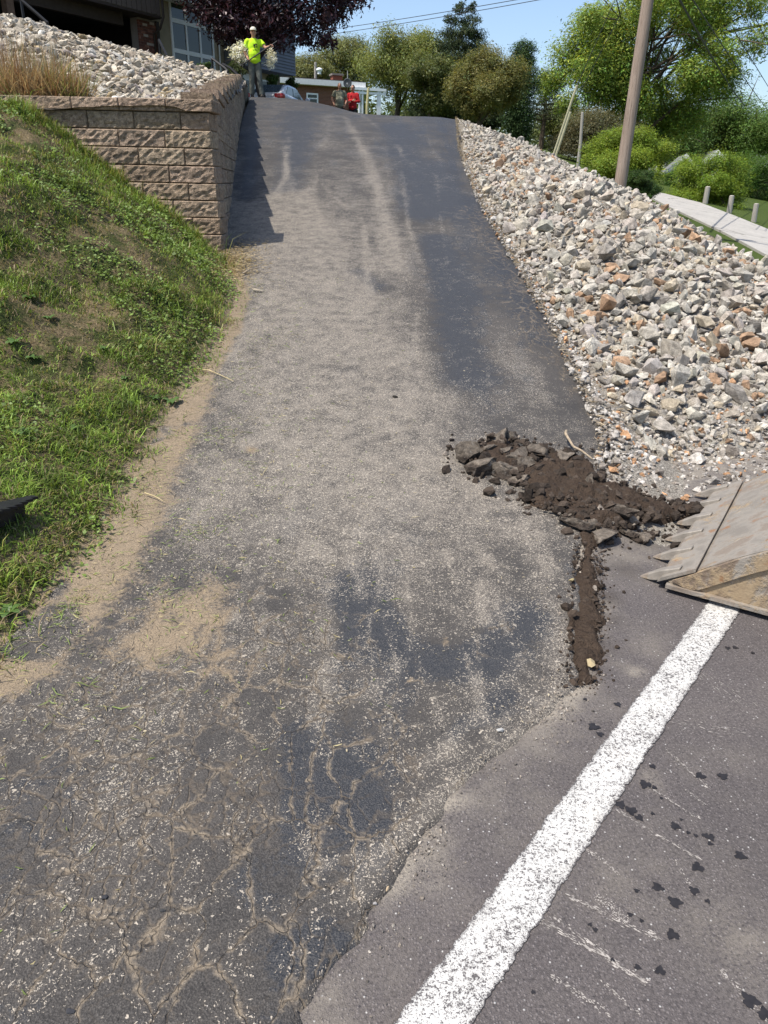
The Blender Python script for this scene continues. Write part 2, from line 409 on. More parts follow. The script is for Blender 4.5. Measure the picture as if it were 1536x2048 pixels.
# ------------------------------------------------------------------ ground materials
def mat_driveway():
    t = NT('driveway asphalt'); p = t.pos()
    dust = t.attr('dust'); sand = t.attr('sand'); tar = t.attr('tar'); crk = t.attr('crk')
    nL = t.noise(p, 1.7, 5, .6); nM = t.noise(p, 9, 4, .6); nF = t.noise(p, 70, 3, .6); nG = t.noise(p, 260, 2, .6)
    base = t.mix(t.map(nL, .35, .65, 0, 1, True), (.036, .033, .031), (.066, .058, .051))
    base = t.mix(t.map(t.math('ADD', tar, t.math('ADD', t.map(nM, .3, .7, -.40, .40), t.map(nF, .3, .7, -.25, .25))), .36, .66, 0, 1, True), base, (.022, .025, .031))
    vg = t.n('ShaderNodeTexVoronoi', {'feature': 'F1'}, Vector=p, Scale=175.0); rg = t.n('ShaderNodeSeparateColor', i0=vg.outputs['Color']).outputs[2]
    gr = t.math('MULTIPLY', t.map(vg.outputs['Distance'], .55, .2, 0, 1), rg)
    base = t.mix(t.math('MULTIPLY', t.math('MULTIPLY', gr, t.map(nF, .35, .65, .1, 1)), .50), base, (.21, .19, .17))
    base = t.mix(t.map(vg.outputs['Distance'], .50, .75, 0, .35), base, (.014, .014, .014))
    base = t.mix(t.map(nG, .45, .75, 0, .40), base, (.17, .155, .14))
    # thin dust film
    film = t.math('MULTIPLY', dust, t.map(t.math('ADD', nM, t.math('MULTIPLY', nF, .6)), .55, 1.05, .12, 1.0, True), clamp=True)
    film = t.math('MULTIPLY', film, t.map(dust, .3, .85, .18, 1.0))
    base = t.mix(t.math('MULTIPLY', film, .62), base, (.27, .232, .188))
    # pale crumbs: two sizes of little flecks, broken up
    wob = t.n('ShaderNodeTexNoise', Vector=p, Scale=45.0, Detail=2.0).outputs['Color']
    pw = t.n('ShaderNodeVectorMath', {'operation': 'MULTIPLY_ADD'}, i0=wob, i1=(.045, .045, .045), i2=p).outputs[0]
    fl = None
    for sc, thr, k in ((70, .33, .50), (108, .40, 1.0), (170, .46, 1.35)):
        v = t.n('ShaderNodeTexVoronoi', {'feature': 'F1'}, Vector=pw, Scale=float(sc))
        rnd = t.n('ShaderNodeSeparateColor', i0=v.outputs['Color']).outputs[0]
        dens = t.math('MULTIPLY', t.math('ADD', dust, t.math('ADD', t.map(nM, .35, .7, -.30, .30), t.map(nL, .35, .65, -.22, .18))), k*.74, clamp=True)
        on = t.math('LESS_THAN', rnd, dens)
        f = t.math('MULTIPLY', on, t.map(v.outputs['Distance'], thr, thr*.72, 0, 1))
        fl = f if fl is None else t.math('MAXIMUM', fl, f)
    fcol = t.mix(nF, (.30, .25, .195), (.58, .515, .42))
    base = t.mix(t.math('MULTIPLY', fl, .88), base, fcol)
    # dark bits
    v2 = t.n('ShaderNodeTexVoronoi', {'feature': 'F1'}, Vector=pw, Scale=80.0)
    r2 = t.n('ShaderNodeSeparateColor', i0=v2.outputs['Color']).outputs[1]
    db = t.math('MULTIPLY', t.math('LESS_THAN', r2, .10), t.map(v2.outputs['Distance'], .32, .2, 0, .7))
    base = t.mix(db, base, (.018, .017, .016))
    # alligator cracks
    wc = t.n('ShaderNodeTexNoise', Vector=p, Scale=4.0, Detail=4.0, Roughness=.65).outputs['Color']
    pc = t.n('ShaderNodeVectorMath', {'operation': 'MULTIPLY_ADD'}, i0=wc, i1=(.15, .15, .15), i2=p).outputs[0]
    pc = t.n('ShaderNodeMapping', Vector=pc, Scale=(1.35, .8, 1.0)).outputs[0]
    ce = t.voro(pc, 5.6, 'DISTANCE_TO_EDGE'); ce2 = t.voro(pc, 13.0, 'DISTANCE_TO_EDGE')
    wid = t.map(nM, .3, .7, .008, .034)
    c1 = t.map(t.math('DIVIDE', ce, t.math('MULTIPLY', wid, .55)), .35, 1.1, 1, 0)
    c2 = t.math('MULTIPLY', t.map(ce2, .012, .07, 1, 0), t.map(nL, .42, .56, 0, .8))
    lines = t.math('MULTIPLY', t.math('MAXIMUM', c1, c2), t.map(t.math('ADD', crk, t.map(nM, .3, .7, -.35, .3)), .3, .6, 0, 1, True))
    crkm = t.map(t.math('ADD', crk, t.map(nM, .3, .7, -.35, .3)), .3, .6, 0, 1, True)
    halo = t.math('MULTIPLY', t.math('MAXIMUM', t.map(ce, 0.0, .075, 1, 0, True), t.math('MULTIPLY', t.map(ce2, 0.0, .09, .55, 0, True), t.map(nL, .46, .6, 0, 1))), t.map(t.math('ADD', t.noise(p, 16, 5, .7), t.map(nF, .3, .7, -.12, .12)), .42, .62, 0, 1, True))
    base = t.mix(t.math('MULTIPLY', t.math('MULTIPLY', halo, crkm), .66), base, t.mix(nF, (.23, .18, .125), (.39, .31, .215)))
    fillc = t.mix(t.map(t.noise(p, 22, 3, .6), .36, .54, 0, 1, True), (.022, .019, .017), (.11, .085, .06))
    base = t.mix(t.math('MULTIPLY', lines, .78), base, fillc)
    # blown sand, held back by the slightly raised cells
    sm_ = t.math('ADD', sand, t.map(nM, .25, .75, -.34, .34)); sm_ = t.math('ADD', sm_, t.math('MULTIPLY', t.map(ce, 0, .22, .22, -.22), crk))
    sm_ = t.math('ADD', sm_, t.map(nF, .3, .7, -.24, .24))
    sm_ = t.math('MULTIPLY', t.map(sm_, .30, .95, 0, 1, True), t.map(sand, .02, .12, 0, 1))
    scol = t.mix(t.map(t.noise(p, 150, 3, .75), .3, .7, 0, 1), (.15, .11, .07), (.37, .285, .19)); scol = t.mix(t.map(t.noise(p, 30, 4, .65), .35, .65, 0, .55), scol, (.22, .17, .115)); scol = t.mix(db, scol, (.07, .055, .04))
    base = t.mix(t.math('MULTIPLY', sm_, .94), base, scol)
    h = t.math('ADD', t.math('ADD', t.math('MULTIPLY', gr, .35), t.math('MULTIPLY', nG, .6)), t.math('MULTIPLY', fl, .55))
    h = t.math('ADD', h, t.math('MULTIPLY', nF, .5))
    h = t.math('SUBTRACT', h, t.math('MULTIPLY', lines, .8))
    nm = t.bump(h, .8, .007)
    nm = t.bump(nM, .35, .03, nm)
    return t.done(t.bsdf(base, t.map(tar, .2, .9, .86, .62), 0, nm, .3))

def mat_road():
    t = NT('road asphalt'); p = t.pos()
    nL = t.noise(p, 1.1, 5, .6); nM = t.noise(p, 7, 4, .6); nF = t.noise(p, 120, 3, .6); nG = t.noise(p, 320, 2, .6)
    c = t.mix(t.map(nL, .3, .7, 0, 1), (.082, .071, .069), (.118, .102, .096))
    c = t.mix(t.map(nM, .5, .75, 0, .35), c, (.125, .108, .095))
    c = t.mix(t.map(nF, .46, .25, 0, .8), c, (.022, .020, .021)); c = t.mix(t.map(nG, .52, .72, 0, .55), c, (.19, .17, .165))
    v = t.n('ShaderNodeTexVoronoi', {'feature': 'F1'}, Vector=p, Scale=150.0)
    rc = t.n('ShaderNodeSeparateColor', i0=v.outputs['Color'])
    agg = t.math('MULTIPLY', t.map(v.outputs['Distance'], .5, .25, 0, 1), t.math('LESS_THAN', rc.outputs[0], .30))
    c = t.mix(t.map(v.outputs['Distance'], .50, .74, 0, .35), c, (.026, .023, .023))
    c = t.mix(t.math('MULTIPLY', agg, .45), c, (.25, .22, .21))
    a2 = t.math('MULTIPLY', t.map(v.outputs['Distance'], .45, .2, 0, 1), t.math('LESS_THAN', rc.outputs[1], .02))
    c = t.mix(t.math('MULTIPLY', a2, .9), c, (.52, .50, .47))
    dust = t.attr('dust')
    d = t.math('MULTIPLY', dust, t.map(t.math('ADD', nM, t.math('MULTIPLY', nF, .7)), .6, 1.05, 0, 1, True), clamp=True)
    c = t.mix(d, c, (.27, .235, .19))
    dm = t.attr('damp'); c = t.mix(t.math('MULTIPLY', dm, .8), c, (.045, .036, .03))
    nm = t.bump(t.math('ADD', nG, t.math('ADD', nF, t.math('MULTIPLY', agg, .6))), .7, .006)
    return t.done(t.bsdf(c, .85, 0, nm, .3))

def mat_paint():
    t = NT('worn white road paint'); p = t.pos()
    nF = t.noise(p, 120, 3, .65); nM = t.noise(p, 11, 4, .6); nG = t.noise(p, 300, 2, .6)
    thr = t.map(nM, .3, .7, .40, .485)
    hole = t.math('MULTIPLY', t.map(t.math('SUBTRACT', thr, t.math('ADD', t.math('MULTIPLY', nF, .6), t.math('MULTIPLY', nG, .4))), -.08, .035, 0, 1), 1.0)
    ed = t.attr('edge'); hole = t.math('MAXIMUM', hole, t.map(t.math('ADD', ed, t.map(nF, .3, .7, -.7, .7)), .5, .85, 0, 1))
    c = t.mix(t.noise(p, 6, 4), (.50, .48, .44), (.66, .64, .60))
    c = t.mix(t.map(t.noise(p, 2.3, 4, .6), .56, .75, 0, .35), c, (.5, .42, .30))
    c = t.mix(hole, c, (.085, .077, .075))
    nm = t.bump(t.math('ADD', nG, nF), .55, .006)
    return t.done(t.bsdf(c, .75, 0, nm, .3))

def mat_turf():
    t = NT('turf and thatch'); p = t.pos()
    n = t.noise(p, 3.5, 5, .65); f = t.noise(p, 60, 4, .7)
    c = t.mix(t.map(n, .42, .58, 0, 1, True), (.055, .07, .02), (.20, .15, .085))
    c = t.mix(t.map(f, .35, .65, 0, .7), c, (.025, .026, .012))
    e = t.attr('edge')
    c = t.mix(t.map(t.math('ADD', e, t.map(t.noise(p, 14, 4, .6), .3, .7, -.4, .4)), .3, .8, 0, 1, True), c, t.mix(t.noise(p, 90, 3), (.16, .115, .07), (.40, .31, .21)))
    return t.done(t.bsdf(c, .95, 0, t.bump(f, .8, .02), .1))
def mat_stonesoil(name, a, b):
    t = NT(name); p = t.pos()
    v = t.n('ShaderNodeTexVoronoi', {'feature': 'F1'}, Vector=p, Scale=95.0)
    c = t.mix(v.outputs['Color'], a, b); c = t.mix(.45, t.mix(t.noise(p, 5, 4), a, b), c)
    c = t.mix(t.map(v.outputs['Distance'], .35, .6, 0, .7), c, tuple(x*.35 for x in a))
    return t.done(t.bsdf(c, .95, 0, t.bump(v.outputs['Distance'], -.8, .03), .1))
def mat_lawn():
    t = NT('mown lawn'); p = t.pos()
    c = t.mix(t.noise(p, .5, 5, .6), (.055, .085, .018), (.095, .125, .03))
    c = t.mix(t.map(t.noise(p, 25, 4, .7), .35, .65, 0, .6), c, (.03, .045, .01))
    return t.done(t.bsdf(c, .95, 0, t.bump(t.noise(p, 40, 3), .8, .05), .1))
def mat_concrete(name='old concrete'):
    t = NT(name); p = t.pos()
    c = t.mix(t.noise(p, .9, 5, .65), (.30, .28, .25), (.46, .43, .385))
    c = t.mix(t.map(t.noise(p, 4, 5, .7), .5, .7, 0, .5), c, (.20, .19, .175))
    wc = t.n('ShaderNodeTexNoise', Vector=p, Scale=1.2, Detail=4.0).outputs['Color']
    pc = t.n('ShaderNodeVectorMath', {'operation': 'MULTIPLY_ADD'}, i0=wc, i1=(.8, .8, .0), i2=p).outputs[0]
    ce = t.voro(pc, .23, 'DISTANCE_TO_EDGE')
    c = t.mix(t.map(ce, .003, .009, .8, 0), c, (.08, .07, .06))
    return t.done(t.bsdf(c, .9, 0, t.bump(t.noise(p, 60, 3), .4, .01), .2))

# ------------------------------------------------------------------ ground sheet to the horizon
def axis(lo, hi, n0, far):
    a = np.linspace(lo, hi, n0); e = np.geomspace(2, far, 14)
    return np.concatenate([lo-e[::-1], a, hi+e])
gx = axis(-26, 46, 110, 900); gy = axis(-8, 90, 140, 1500)
GX, GY = np.meshgrid(gx, gy)
GZ = zfar(GX, GY)
in_bank = (GX > XRf(GY)-1) & (GX < 7) & (GY < 22) & (GY > 0)
ZB = np.where(in_bank, np.minimum(GZ, zbank(np.clip(GX, -3, 12), np.clip(GY, 2, 24))-.6), GZ)
GZ = ZB
in_up = (GX < -1.0) & (GY > 7) & (GY < 27)
GZ = np.where(in_up, np.minimum(GZ, 1.5), GZ)
ground = link('ground', mesh_np('ground', np.stack([GX, GY, GZ], -1).reshape(-1, 3), grid_faces(*GX.shape), smooth=True), mat_lawn())
tag(ground, 'green lawn and earth running back between the houses and trees', kind='structure')

# ------------------------------------------------------------------ road
rx = np.concatenate([np.linspace(-9, -1.4, 14)[:-1], np.linspace(-1.4, 2.6, 134), np.linspace(2.6, 12, 24)[1:]])
ry = np.concatenate([np.linspace(-9, .3, 16)[:-1], np.linspace(.3, 4.6, 144), np.linspace(4.6, 6.5, 6)[1:]])
RXg, RYg = np.meshgrid(rx, ry)
seam_d = np.where(RXg > XRf(RYg), RXg-XRf(RYg), 0)
dust = np.exp(-(seam_d/.10)**1.0)*1.0*(RYg < 3.3)*(.3+1.3*sm(fbm(RXg*6, RYg*6, 4), .3, .62))
fr = polydist(RXg, RYg, [tuple(p[:2]) for p in LOWE]); dust = np.maximum(dust, np.exp(-(fr/.45)**2)*1.1)
dust = np.maximum(dust, ((RYg > 2.75) & (RXg < 1.75))*.45*sm(RYg, 2.6, 3.3))
for (a, b, r, s) in [(1275, 1345, .035, 1.2), (1210, 1215, .06, .7), (1300, 1560, .04, .6), (1060, 1810, .05, .8), (1080, 1480, .09, .4), (1290, 1290, .1, .35), (1480, 1890, .12, .35), (1240, 1770, .14, .25)]:
    q = onz(a, b); dust = np.maximum(dust, s*np.exp(-((RXg-q[0])**2+(RYg-q[1])**2)/r**2))
dust += .16*sm(fbm(RXg*2.2, RYg*2.2, 4), .45, .75)
damp = 0*dust
for (a, b, r, s) in [(1215, 1200, .06, .8), (1250, 1150, .08, .6), (1290, 1080, .12, .7), (1200, 1290, .07, .5), (1220, 1240, .05, .6)]:
    q = onz(a, b); damp = np.maximum(damp, s*np.exp(-((RXg-q[0])**2+(RYg-q[1])**2)/r**2))
RZ = 0*RXg + (fbm(RXg*1.5, RYg*1.5, 2)-.4)*.006
RZ = RZ - .5*sm(RXg, 4.5, 12)
RZ = np.where(RXg > XRf(RYg), np.maximum(RZ, (zdrive(RXg, RYg)+.006)*(1-sm(RXg-XRf(RYg), 0, .5))*sm(RYg, 2.5, 3.0)*(1-sm(RYg, 3.25, 3.55))), RZ)
road = link('road', mesh_np('road', np.stack([RXg, RYg, RZ], -1).reshape(-1, 3), grid_faces(*RXg.shape), smooth=True,
            attrs={'dust': dust.ravel(), 'damp': damp.ravel()}), mat_road())
tag(road, 'purplish grey asphalt road with oil drips in the foreground', kind='structure')

# white edge line
a0, a1 = onz(790, 2048), onz(1420, 1200); ld = (a1-a0)[:2]; ld /= np.linalg.norm(ld); ln = np.array([ld[1], -ld[0]])
b0 = onz(1178, 1690); wid = (b0-a0)[:2]@ln
S = np.concatenate([np.arange(-6, -.6, .1), np.arange(-.6, 3.4, .008), np.arange(3.4, 9, .15)])
rows = []; ed = []
for s in S:
    l = (fbm(s*23, 1.3, 3)-.45)*.012+(fbm(s*130, 3.3, 2)-.4)*.014; r = (fbm(s*23, 7.7, 3)-.45)*.012+(fbm(s*130, 9.1, 2)-.4)*.014
    for j, k in enumerate(np.array([0, .06, .25, .5, .75, .94, 1.0])):
        o = k*(wid+r)+(1-k)*l
        q = a0[:2]+ld*s+ln*o
        rows.append((q[0], q[1], .0045+(fbm(q[0]*1.5, q[1]*1.5, 2)-.4)*.006-.5*float(sm(q[0], 4.5, 12)))); ed.append((1, .35, 0, 0, 0, .35, 1)[j])
line = link('edge_line', mesh_np('edge_line', rows, grid_faces(len(S), 7), attrs={'edge': ed}), mat_paint())
tag(line, 'broad worn white painted line along the road edge', kind='structure')

# ------------------------------------------------------------------ driveway
yy = np.concatenate([np.arange(-2.4, .6, .12), np.arange(.6, 5, .022), np.arange(5, 10, .045), np.arange(10, 28, .12), np.arange(28, 46, .8)])
NC = 150
L_ = XLf(yy)-.12*(yy > 0)*(yy < 8.1)-.22*(yy >= 8.1)*(yy < 26); Rr = XRf(yy)+ (fbm(yy*5, 3.3, 4)-.45)*.16*np.clip(yy/5, .35, 1)*(yy < 22)+(fbm(yy*17, 6.1, 3)-.43)*.06*(yy < 3.4)
DX = L_[:, None]+(Rr-L_)[:, None]*np.linspace(0, 1, NC)[None]
DY = np.repeat(yy[:, None], NC, 1)
DZ = zdrive(DX, DY)
endr = sm((DX-L_[:, None])/(Rr-L_)[:, None], .90, 1.0)
DZ = DZ + .014 + (fbm(DX*1.1, DY*1.1, 3)-.45)*.03*sm(DY, .5, 3) - .035*endr*sm(DY, 3.5, 5)
def stroke(pts, wpx, amp):
    """a trail of dirt lying on the drive: pixels locate its middle line on the ground"""
    P = [onsurf(a, b, zdrive) for a, b in pts]; out = np.zeros(DX.shape)
    w0 = [wpx/FPX*np.linalg.norm(p-[0, 0, CAMH]) for p in P]; wv = np.mean(w0)
    d = polydist(DX, DY, P); return amp*np.exp(-(d/wv)**2)
def blob(px, py, rpx, amp, asp=1.0):
    p = onsurf(px, py, zdrive); r = rpx/FPX*np.linalg.norm(p-[0, 0, CAMH])
    return amp*np.exp(-((DX-p[0])**2+((DY-p[1])/asp)**2)/r**2)
nz = fbm(DX*1.3+3, DY*.8, 4); nz2 = fbm(DX*4.5+.6*fbm(DX, DY*.6, 2), DY*.9+5, 4)
dust = .50+.55*(nz-.47)+.6*(nz2-.47)+.25*(fbm(DX*14, DY*2.5, 3)-.45)
dust += stroke([(560, 420), (600, 560), (640, 700), (690, 860), (750, 1010)], 150, .55)
rs_ = np.random.default_rng(77)
for i in range(44):
    x_ = rs_.uniform(480, 1080); y_ = rs_.uniform(1010, 1500); L = rs_.uniform(60, 260); sl_ = (x_-680)/900+rs_.normal()*.15
    dust += stroke([(x_, y_), (x_+sl_*L*.5+rs_.normal()*6, y_+L*.5), (x_+sl_*L, y_+L)], rs_.uniform(3, 8), rs_.uniform(.12, .40))
for i in range(26):
    x_ = rs_.uniform(560, 880); y_ = rs_.uniform(225, 640); L = rs_.uniform(50, 200)
    dust += stroke([(x_, y_), (x_+rs_.normal()*8, y_+L*.5), (x_+rs_.normal()*16+(x_-660)*.12, y_+L)], rs_.uniform(3, 9), rs_.uniform(.12, .4))
for st in [([(560, 420), (540, 700), (440, 950)], 90, .15), ([(690, 235), (735, 320), (760, 400), (790, 540)], 12, .55), ([(700, 225), (800, 300), (860, 390)], 7, .4),
           ([(660, 230), (650, 300)], 14, .3), ([(615, 380), (600, 460)], 16, .45), ([(640, 1050), (655, 1180), (650, 1400)], 22, .35), ([(700, 1080), (720, 1200)], 16, .3),
           ([(860, 1530), (960, 1430)], 16, .7), ([(880, 1620), (1000, 1530), (1110, 1420)], 22, .6), ([(970, 1250), (960, 1200), (980, 1120)], 12, .5),
           ([(800, 880), (900, 960), (1080, 1050)], 90, .25), ([(740, 1400), (800, 1330)], 20, .35), ([(560, 1620), (640, 1740), (760, 1700)], 16, .4),
           ([(700, 1800), (800, 1680), (870, 1600)], 30, .5), ([(690, 1950), (740, 1850)], 22, .5), ([(1060, 1080), (1120, 1250), (1120, 1400)], 26, .3),
           ([(640, 1450), (690, 1600)], 30, .3), ([(720, 560), (790, 480)], 16, .3), ([(850, 470), (930, 560)], 20, .2)]:
    dust += stroke(*st)
tar = .45*sm(DY, 11, 20)+.34*sm(nz2, .45, .7)+.55*sm(fbm(DX*2.1+7, DY*1.1, 4), .50, .62)*(1-sm(DY, 3.0, 3.9))+.25*sm(DX-(XRf(DY)-1.15), 0, .5)*sm(DY, 5.5, 7.5)
for st in [([(598, 225), (592, 300), (575, 380)], 26, .8), ([(790, 250), (800, 300), (850, 430)], 34, .7), ([(870, 480), (905, 600), (930, 760)], 46, .9), ([(960, 400), (1020, 540), (1090, 680)], 50, .55),
           ([(720, 545), (760, 580)], 26, .7), ([(690, 1180), (760, 1280), (860, 1330)], 70, .8), ([(960, 1330), (1060, 1240)], 60, .75), ([(900, 1480), (1010, 1400)], 26, .8),
           ([(600, 1480), (600, 1640)], 60, .6), ([(700, 1560), (740, 1640)], 60, .8), ([(600, 1930), (560, 2040)], 60, .5), ([(100, 1560), (60, 1700)], 90, .4), ([(560, 1900), (680, 1890)], 40, .7),
           ([(420, 1600), (380, 1500)], 60, .3), ([(880, 330), (900, 420)], 40, .5), ([(510, 260), (490, 400)], 14, .7), ([(960, 900), (1000, 760)], 80, .35)]:
    v = stroke(*st); tar += v; dust -= .46*v
dust -= .50*sm(DY, 9, 19)+.05*(1-sm(DY, 2.6, 3.6))+.34*sm(DX-(XRf(DY)-1.25), 0, .6)*sm(DY, 5, 7)
dust -= stroke([(980, 420), (1080, 600), (1160, 760)], 55, .42)
sand = blob(400, 1225, 82, 1.0, 1.5)+blob(300, 1290, 60, .6)+blob(470, 1330, 60, .62)+blob(430, 1400, 50, .45)+blob(330, 1310, 70, .4)+blob(330, 1700, 40, .42)+blob(380, 1930, 45, .3)+blob(760, 1560, 16, .8)+blob(820, 1370, 12, .75)+blob(505, 905, 16, .95, 1.2)+blob(560, 1540, 14, .7)+blob(890, 1290, 10, .8, 2.5)
dl = DX-XLf(DY)
sand += (1.0*np.exp(-(np.maximum(0, dl-.03)/np.interp(DY, [3, 6], [.15, .07]))**2)*(DY < 8.0)+.40*np.exp(-(dl/.36)**2)*(DY < 5))*sm(fbm(DX*3, DY*3+2, 3), .18, .42)
sand = np.clip(sand, 0, 1.2)
crk = blob(330, 1620, 460, 1.15, 1.3)+blob(430, 1280, 200, .6)+stroke([(950, 420), (1060, 600), (1120, 700)], 60, .75)+stroke([(1080, 600), (1190, 820)], 40, .6)+blob(150, 1900, 300, .8)+blob(1000, 1280, 90, .45)
dust = np.clip(dust, .03, 1.0); tar = np.clip(tar, 0, 1); crk = np.clip(crk, 0, 1)
# skirt down the crumbling edge
Vd = np.stack([DX, DY, DZ], -1); sk = Vd[:, -1:, :].copy(); sk[..., 0] += .03; sk[..., 2] -= np.where((yy > 3.2), .16, .03)[:, None]
sk0 = Vd[:, :1, :].copy(); sk0[..., 2] -= .1
Vd = np.concatenate([sk0, Vd, sk], 1)
pad = lambda a: np.concatenate([a[:, :1], a, a[:, -1:]], 1).ravel()
drv = link('driveway', mesh_np('driveway', Vd.reshape(-1, 3), grid_faces(len(yy), NC+2), smooth=True,
           attrs={'dust': pad(dust), 'sand': pad(sand), 'tar': pad(tar), 'crk': pad(crk)}), mat_driveway())
tag(drv, 'steep cracked asphalt driveway strewn with pale dust and crumbs', kind='structure')

# ------------------------------------------------------------------ grass bank (left), rock bank (right), upper rock bed
by = np.concatenate([np.arange(-1.5, .8, .12), np.arange(.8, 8.05, .03)]); bu = np.linspace(0, 1, 200)**1.4
BX = XLf(by)[:, None]-.0+.10-bu[None]*6.5; BY = np.repeat(by[:, None], 200, 1)
BZ = zgrass(BX, BY); BZ = np.where(BX > XLf(BY), zdrive(BX, BY)-.03, BZ)
edg = np.exp(-((XLf(BY)-BX)/.14)**2)
gb = link('grass_bank', mesh_np('grass_bank', np.stack([BX, BY, BZ], -1).reshape(-1, 3), grid_faces(*BX.shape)[:, ::-1], smooth=True, attrs={'edge': edg.ravel()}), mat_turf())
tag(gb, 'steep grassy bank on the left below the block wall', kind='structure')

ky = np.concatenate([np.arange(3.2, 12, .11), np.arange(12, 26, .25)]); kx = np.linspace(0, 1, 90)
x0 = XRf(ky)-.10; KX = x0[:, None]+kx[None]*np.interp(ky, [3, 6, 10, 26], [6.5, 7, 6.5, 7])[:, None]; KY = np.repeat(ky[:, None], 90, 1)
KZ = zbank(KX, KY)
KZ = np.where(KX < XRf(KY)+.02, np.minimum(KZ, zdrive(KX, KY)-.05), KZ)
# run out onto the road
lowp = [tuple(p[:2]) for p in LOWE]; lp = [(-5, lowp[0][1]-.05)]+lowp+[(20, lowp[-1][1])]
below = inpoly(KX, KY, lp+[(20, -5), (-5, -5)])
KZ = np.where(below, -.02-.15*polydist(KX, KY, lp), np.maximum(KZ, -.6))
KZ = np.where((KX > XRf(KY)-.02) & (KY < 5), np.maximum(KZ, (zdrive(KX, KY)-.004)*(1-sm(KX-XRf(KY), 0, .55))-.004), KZ)
M_BANKSOIL = mat_stonesoil('crushed stone and dirt', (.21, .185, .15), (.36, .33, .285))
kb = link('rock_bank', mesh_np('rock_bank', np.stack([KX, KY, KZ], -1).reshape(-1, 3), grid_faces(*KX.shape), smooth=True), M_BANKSOIL)
tag(kb, 'dirt and crushed stone slope under the loose rocks beside the driveway', kind='structure')

uy = np.arange(8.25, 26, .2); ux = np.linspace(0, 1, 70)
wallx = lambda Y: WC[0]+WDIR[0]/WDIR[1]*(Y-WC[1])
UX = (wallx(uy)-.13)[:, None]-ux[None]**1.2*11; UY = np.repeat(uy[:, None], 70, 1)
UZ = zupper(UX, UY); UZ = np.where(UX > wallx(UY)-.3, np.minimum(UZ, wall_top(UY)-.12), UZ)
ub = link('rock_bed', mesh_np('rock_bed', np.stack([UX, UY, UZ], -1).reshape(-1, 3), grid_faces(*UX.shape)[:, ::-1], smooth=True), M_BANKSOIL)
tag(ub, 'sloping bed under the cream stones above the block wall', kind='structure')

# neighbour's concrete drive
nd_top = [(1290, 383), (1330, 390), (1400, 408), (1470, 435), (1536, 462), (1640, 505)]
nd_bot = [(1290, 392), (1340, 418), (1400, 446), (1450, 470), (1536, 517), (1640, 580)]
T_ = [onsurf(a, b, zfar) for a, b in nd_top]; B_ = [onsurf(a, b, zfar) for a, b in nd_bot]
rows = []
for i in range(len(T_)-1):
    for s in np.linspace(0, 1, 12, endpoint=(i == len(T_)-2)):
        p = T_[i]*(1-s)+T_[i+1]*s; q = B_[i]*(1-s)+B_[i+1]*s
        for k in np.linspace(0, 1, 9):
            v = p*(1-k)+q*k; rows.append((v[0], v[1], float(zfar(v[0], v[1]))+.06))
rows = np.array(rows).reshape(-1, 9, 3); sk1 = rows[:, :1].copy(); sk1[..., 2] -= .3; sk2 = rows[:, -1:].copy(); sk2[..., 2] -= .3
rows = np.concatenate([sk1, rows, sk2], 1)
ndv = link('neighbour_driveway', mesh_np('neighbour_driveway', rows.reshape(-1, 3), grid_faces(rows.shape[0], 11), smooth=False), mat_concrete())
tag(ndv, 'pale cracked concrete driveway beyond the rock bank', kind='structure')

def gnd(x, y):
    x = np.asarray(x, float); y = np.asarray(y, float)
    return np.where(x < XRf(y), zdrive(x, y)+.014, np.maximum((zdrive(x, y)+.006)*(1-sm(x-XRf(y), 0, .5))*sm(y, 2.5, 3.0), np.where(y > 3.2, zbank(x, y)*sm(y, 3.6, 4.6), 0)))
# ------------------------------------------------------------------ block retaining wall
BL, BH, BD, CAPH, Z0 = .466, .162, .30, .115, .92
M_BLOCK = m_vcol('split face concrete block', .92, .48, 24, 110, 1.0, .035, True, (.075, .05, .036))
M_BLOCKCUT = M_BLOCK
def block_mesh(name, L, H, D, seed, rough=.021, end=False, nx=15, nz=8):
    r = np.random.default_rng(seed); V = []; F = []
    def face(P0, U, W, N, nu, nw, amp):
        b = len(V)
        for j in range(nw):
            for i in range(nu):
                u, v = i/(nu-1), j/(nw-1)
                if nu > 2:
                    u = [0, .02][i] if i < 2 else ([.98, 1][i-nu+2] if i >= nu-2 else .02+.96*(i-1)/(nu-3)); v = [0, .06][j] if j < 2 else ([.94, 1][j-nw+2] if j >= nw-2 else .06+.88*(j-1)/(nw-3))
                e = 0.0 if (i in (0, nu-1) or j in (0, nw-1)) else 1.0
                d = (amp*(.15+.85*r.random())+.003)*e
                V.append(np.array(P0)+np.array(U)*u+np.array(W)*v+np.array(N)*d)
        for j in range(nw-1):
            for i in range(nu-1):
                a = b+j*nu+i; F.append((a, a+1, a+nu+1)); F.append((a, a+nu+1, a+nu))
    face((0, 0, 0), (L, 0, 0), (0, 0, H), (0, -1, 0), nx, nz, rough)
    if end: face((L, 0, 0), (0, D, 0), (0, 0, H), (1, 0, 0), 9, nz, rough*.6)
    else: face((L, 0, 0), (0, D, 0), (0, 0, H), (1, 0, 0), 2, 2, 0)
    face((0, D, 0), (0, -D, 0), (0, 0, H), (-1, 0, 0), 2, 2, 0)
    face((0, 0, H), (L, 0, 0), (0, D, 0), (0, 0, 1), 2, 2, 0)
    face((0, D, 0), (L, 0, 0), (0, -D, 0), (0, 0, -1), 2, 2, 0)
    c = np.array([.33, .25, .178])
    me = mesh_np(name, V, np.array(F), col=np.tile(c, (len(V), 1))); me.materials.append(M_BLOCK); return me
G = .005
blkA = [block_mesh('block', BL-G, BH-G, BD, 10+i) for i in range(7)]
blkH = [block_mesh('block', BL/2-G, BH-G, BD, 30+i, nx=9) for i in range(3)]
blkE = [block_mesh('block', BL-G, BH-G, BD, 40+i, end=True) for i in range(4)]
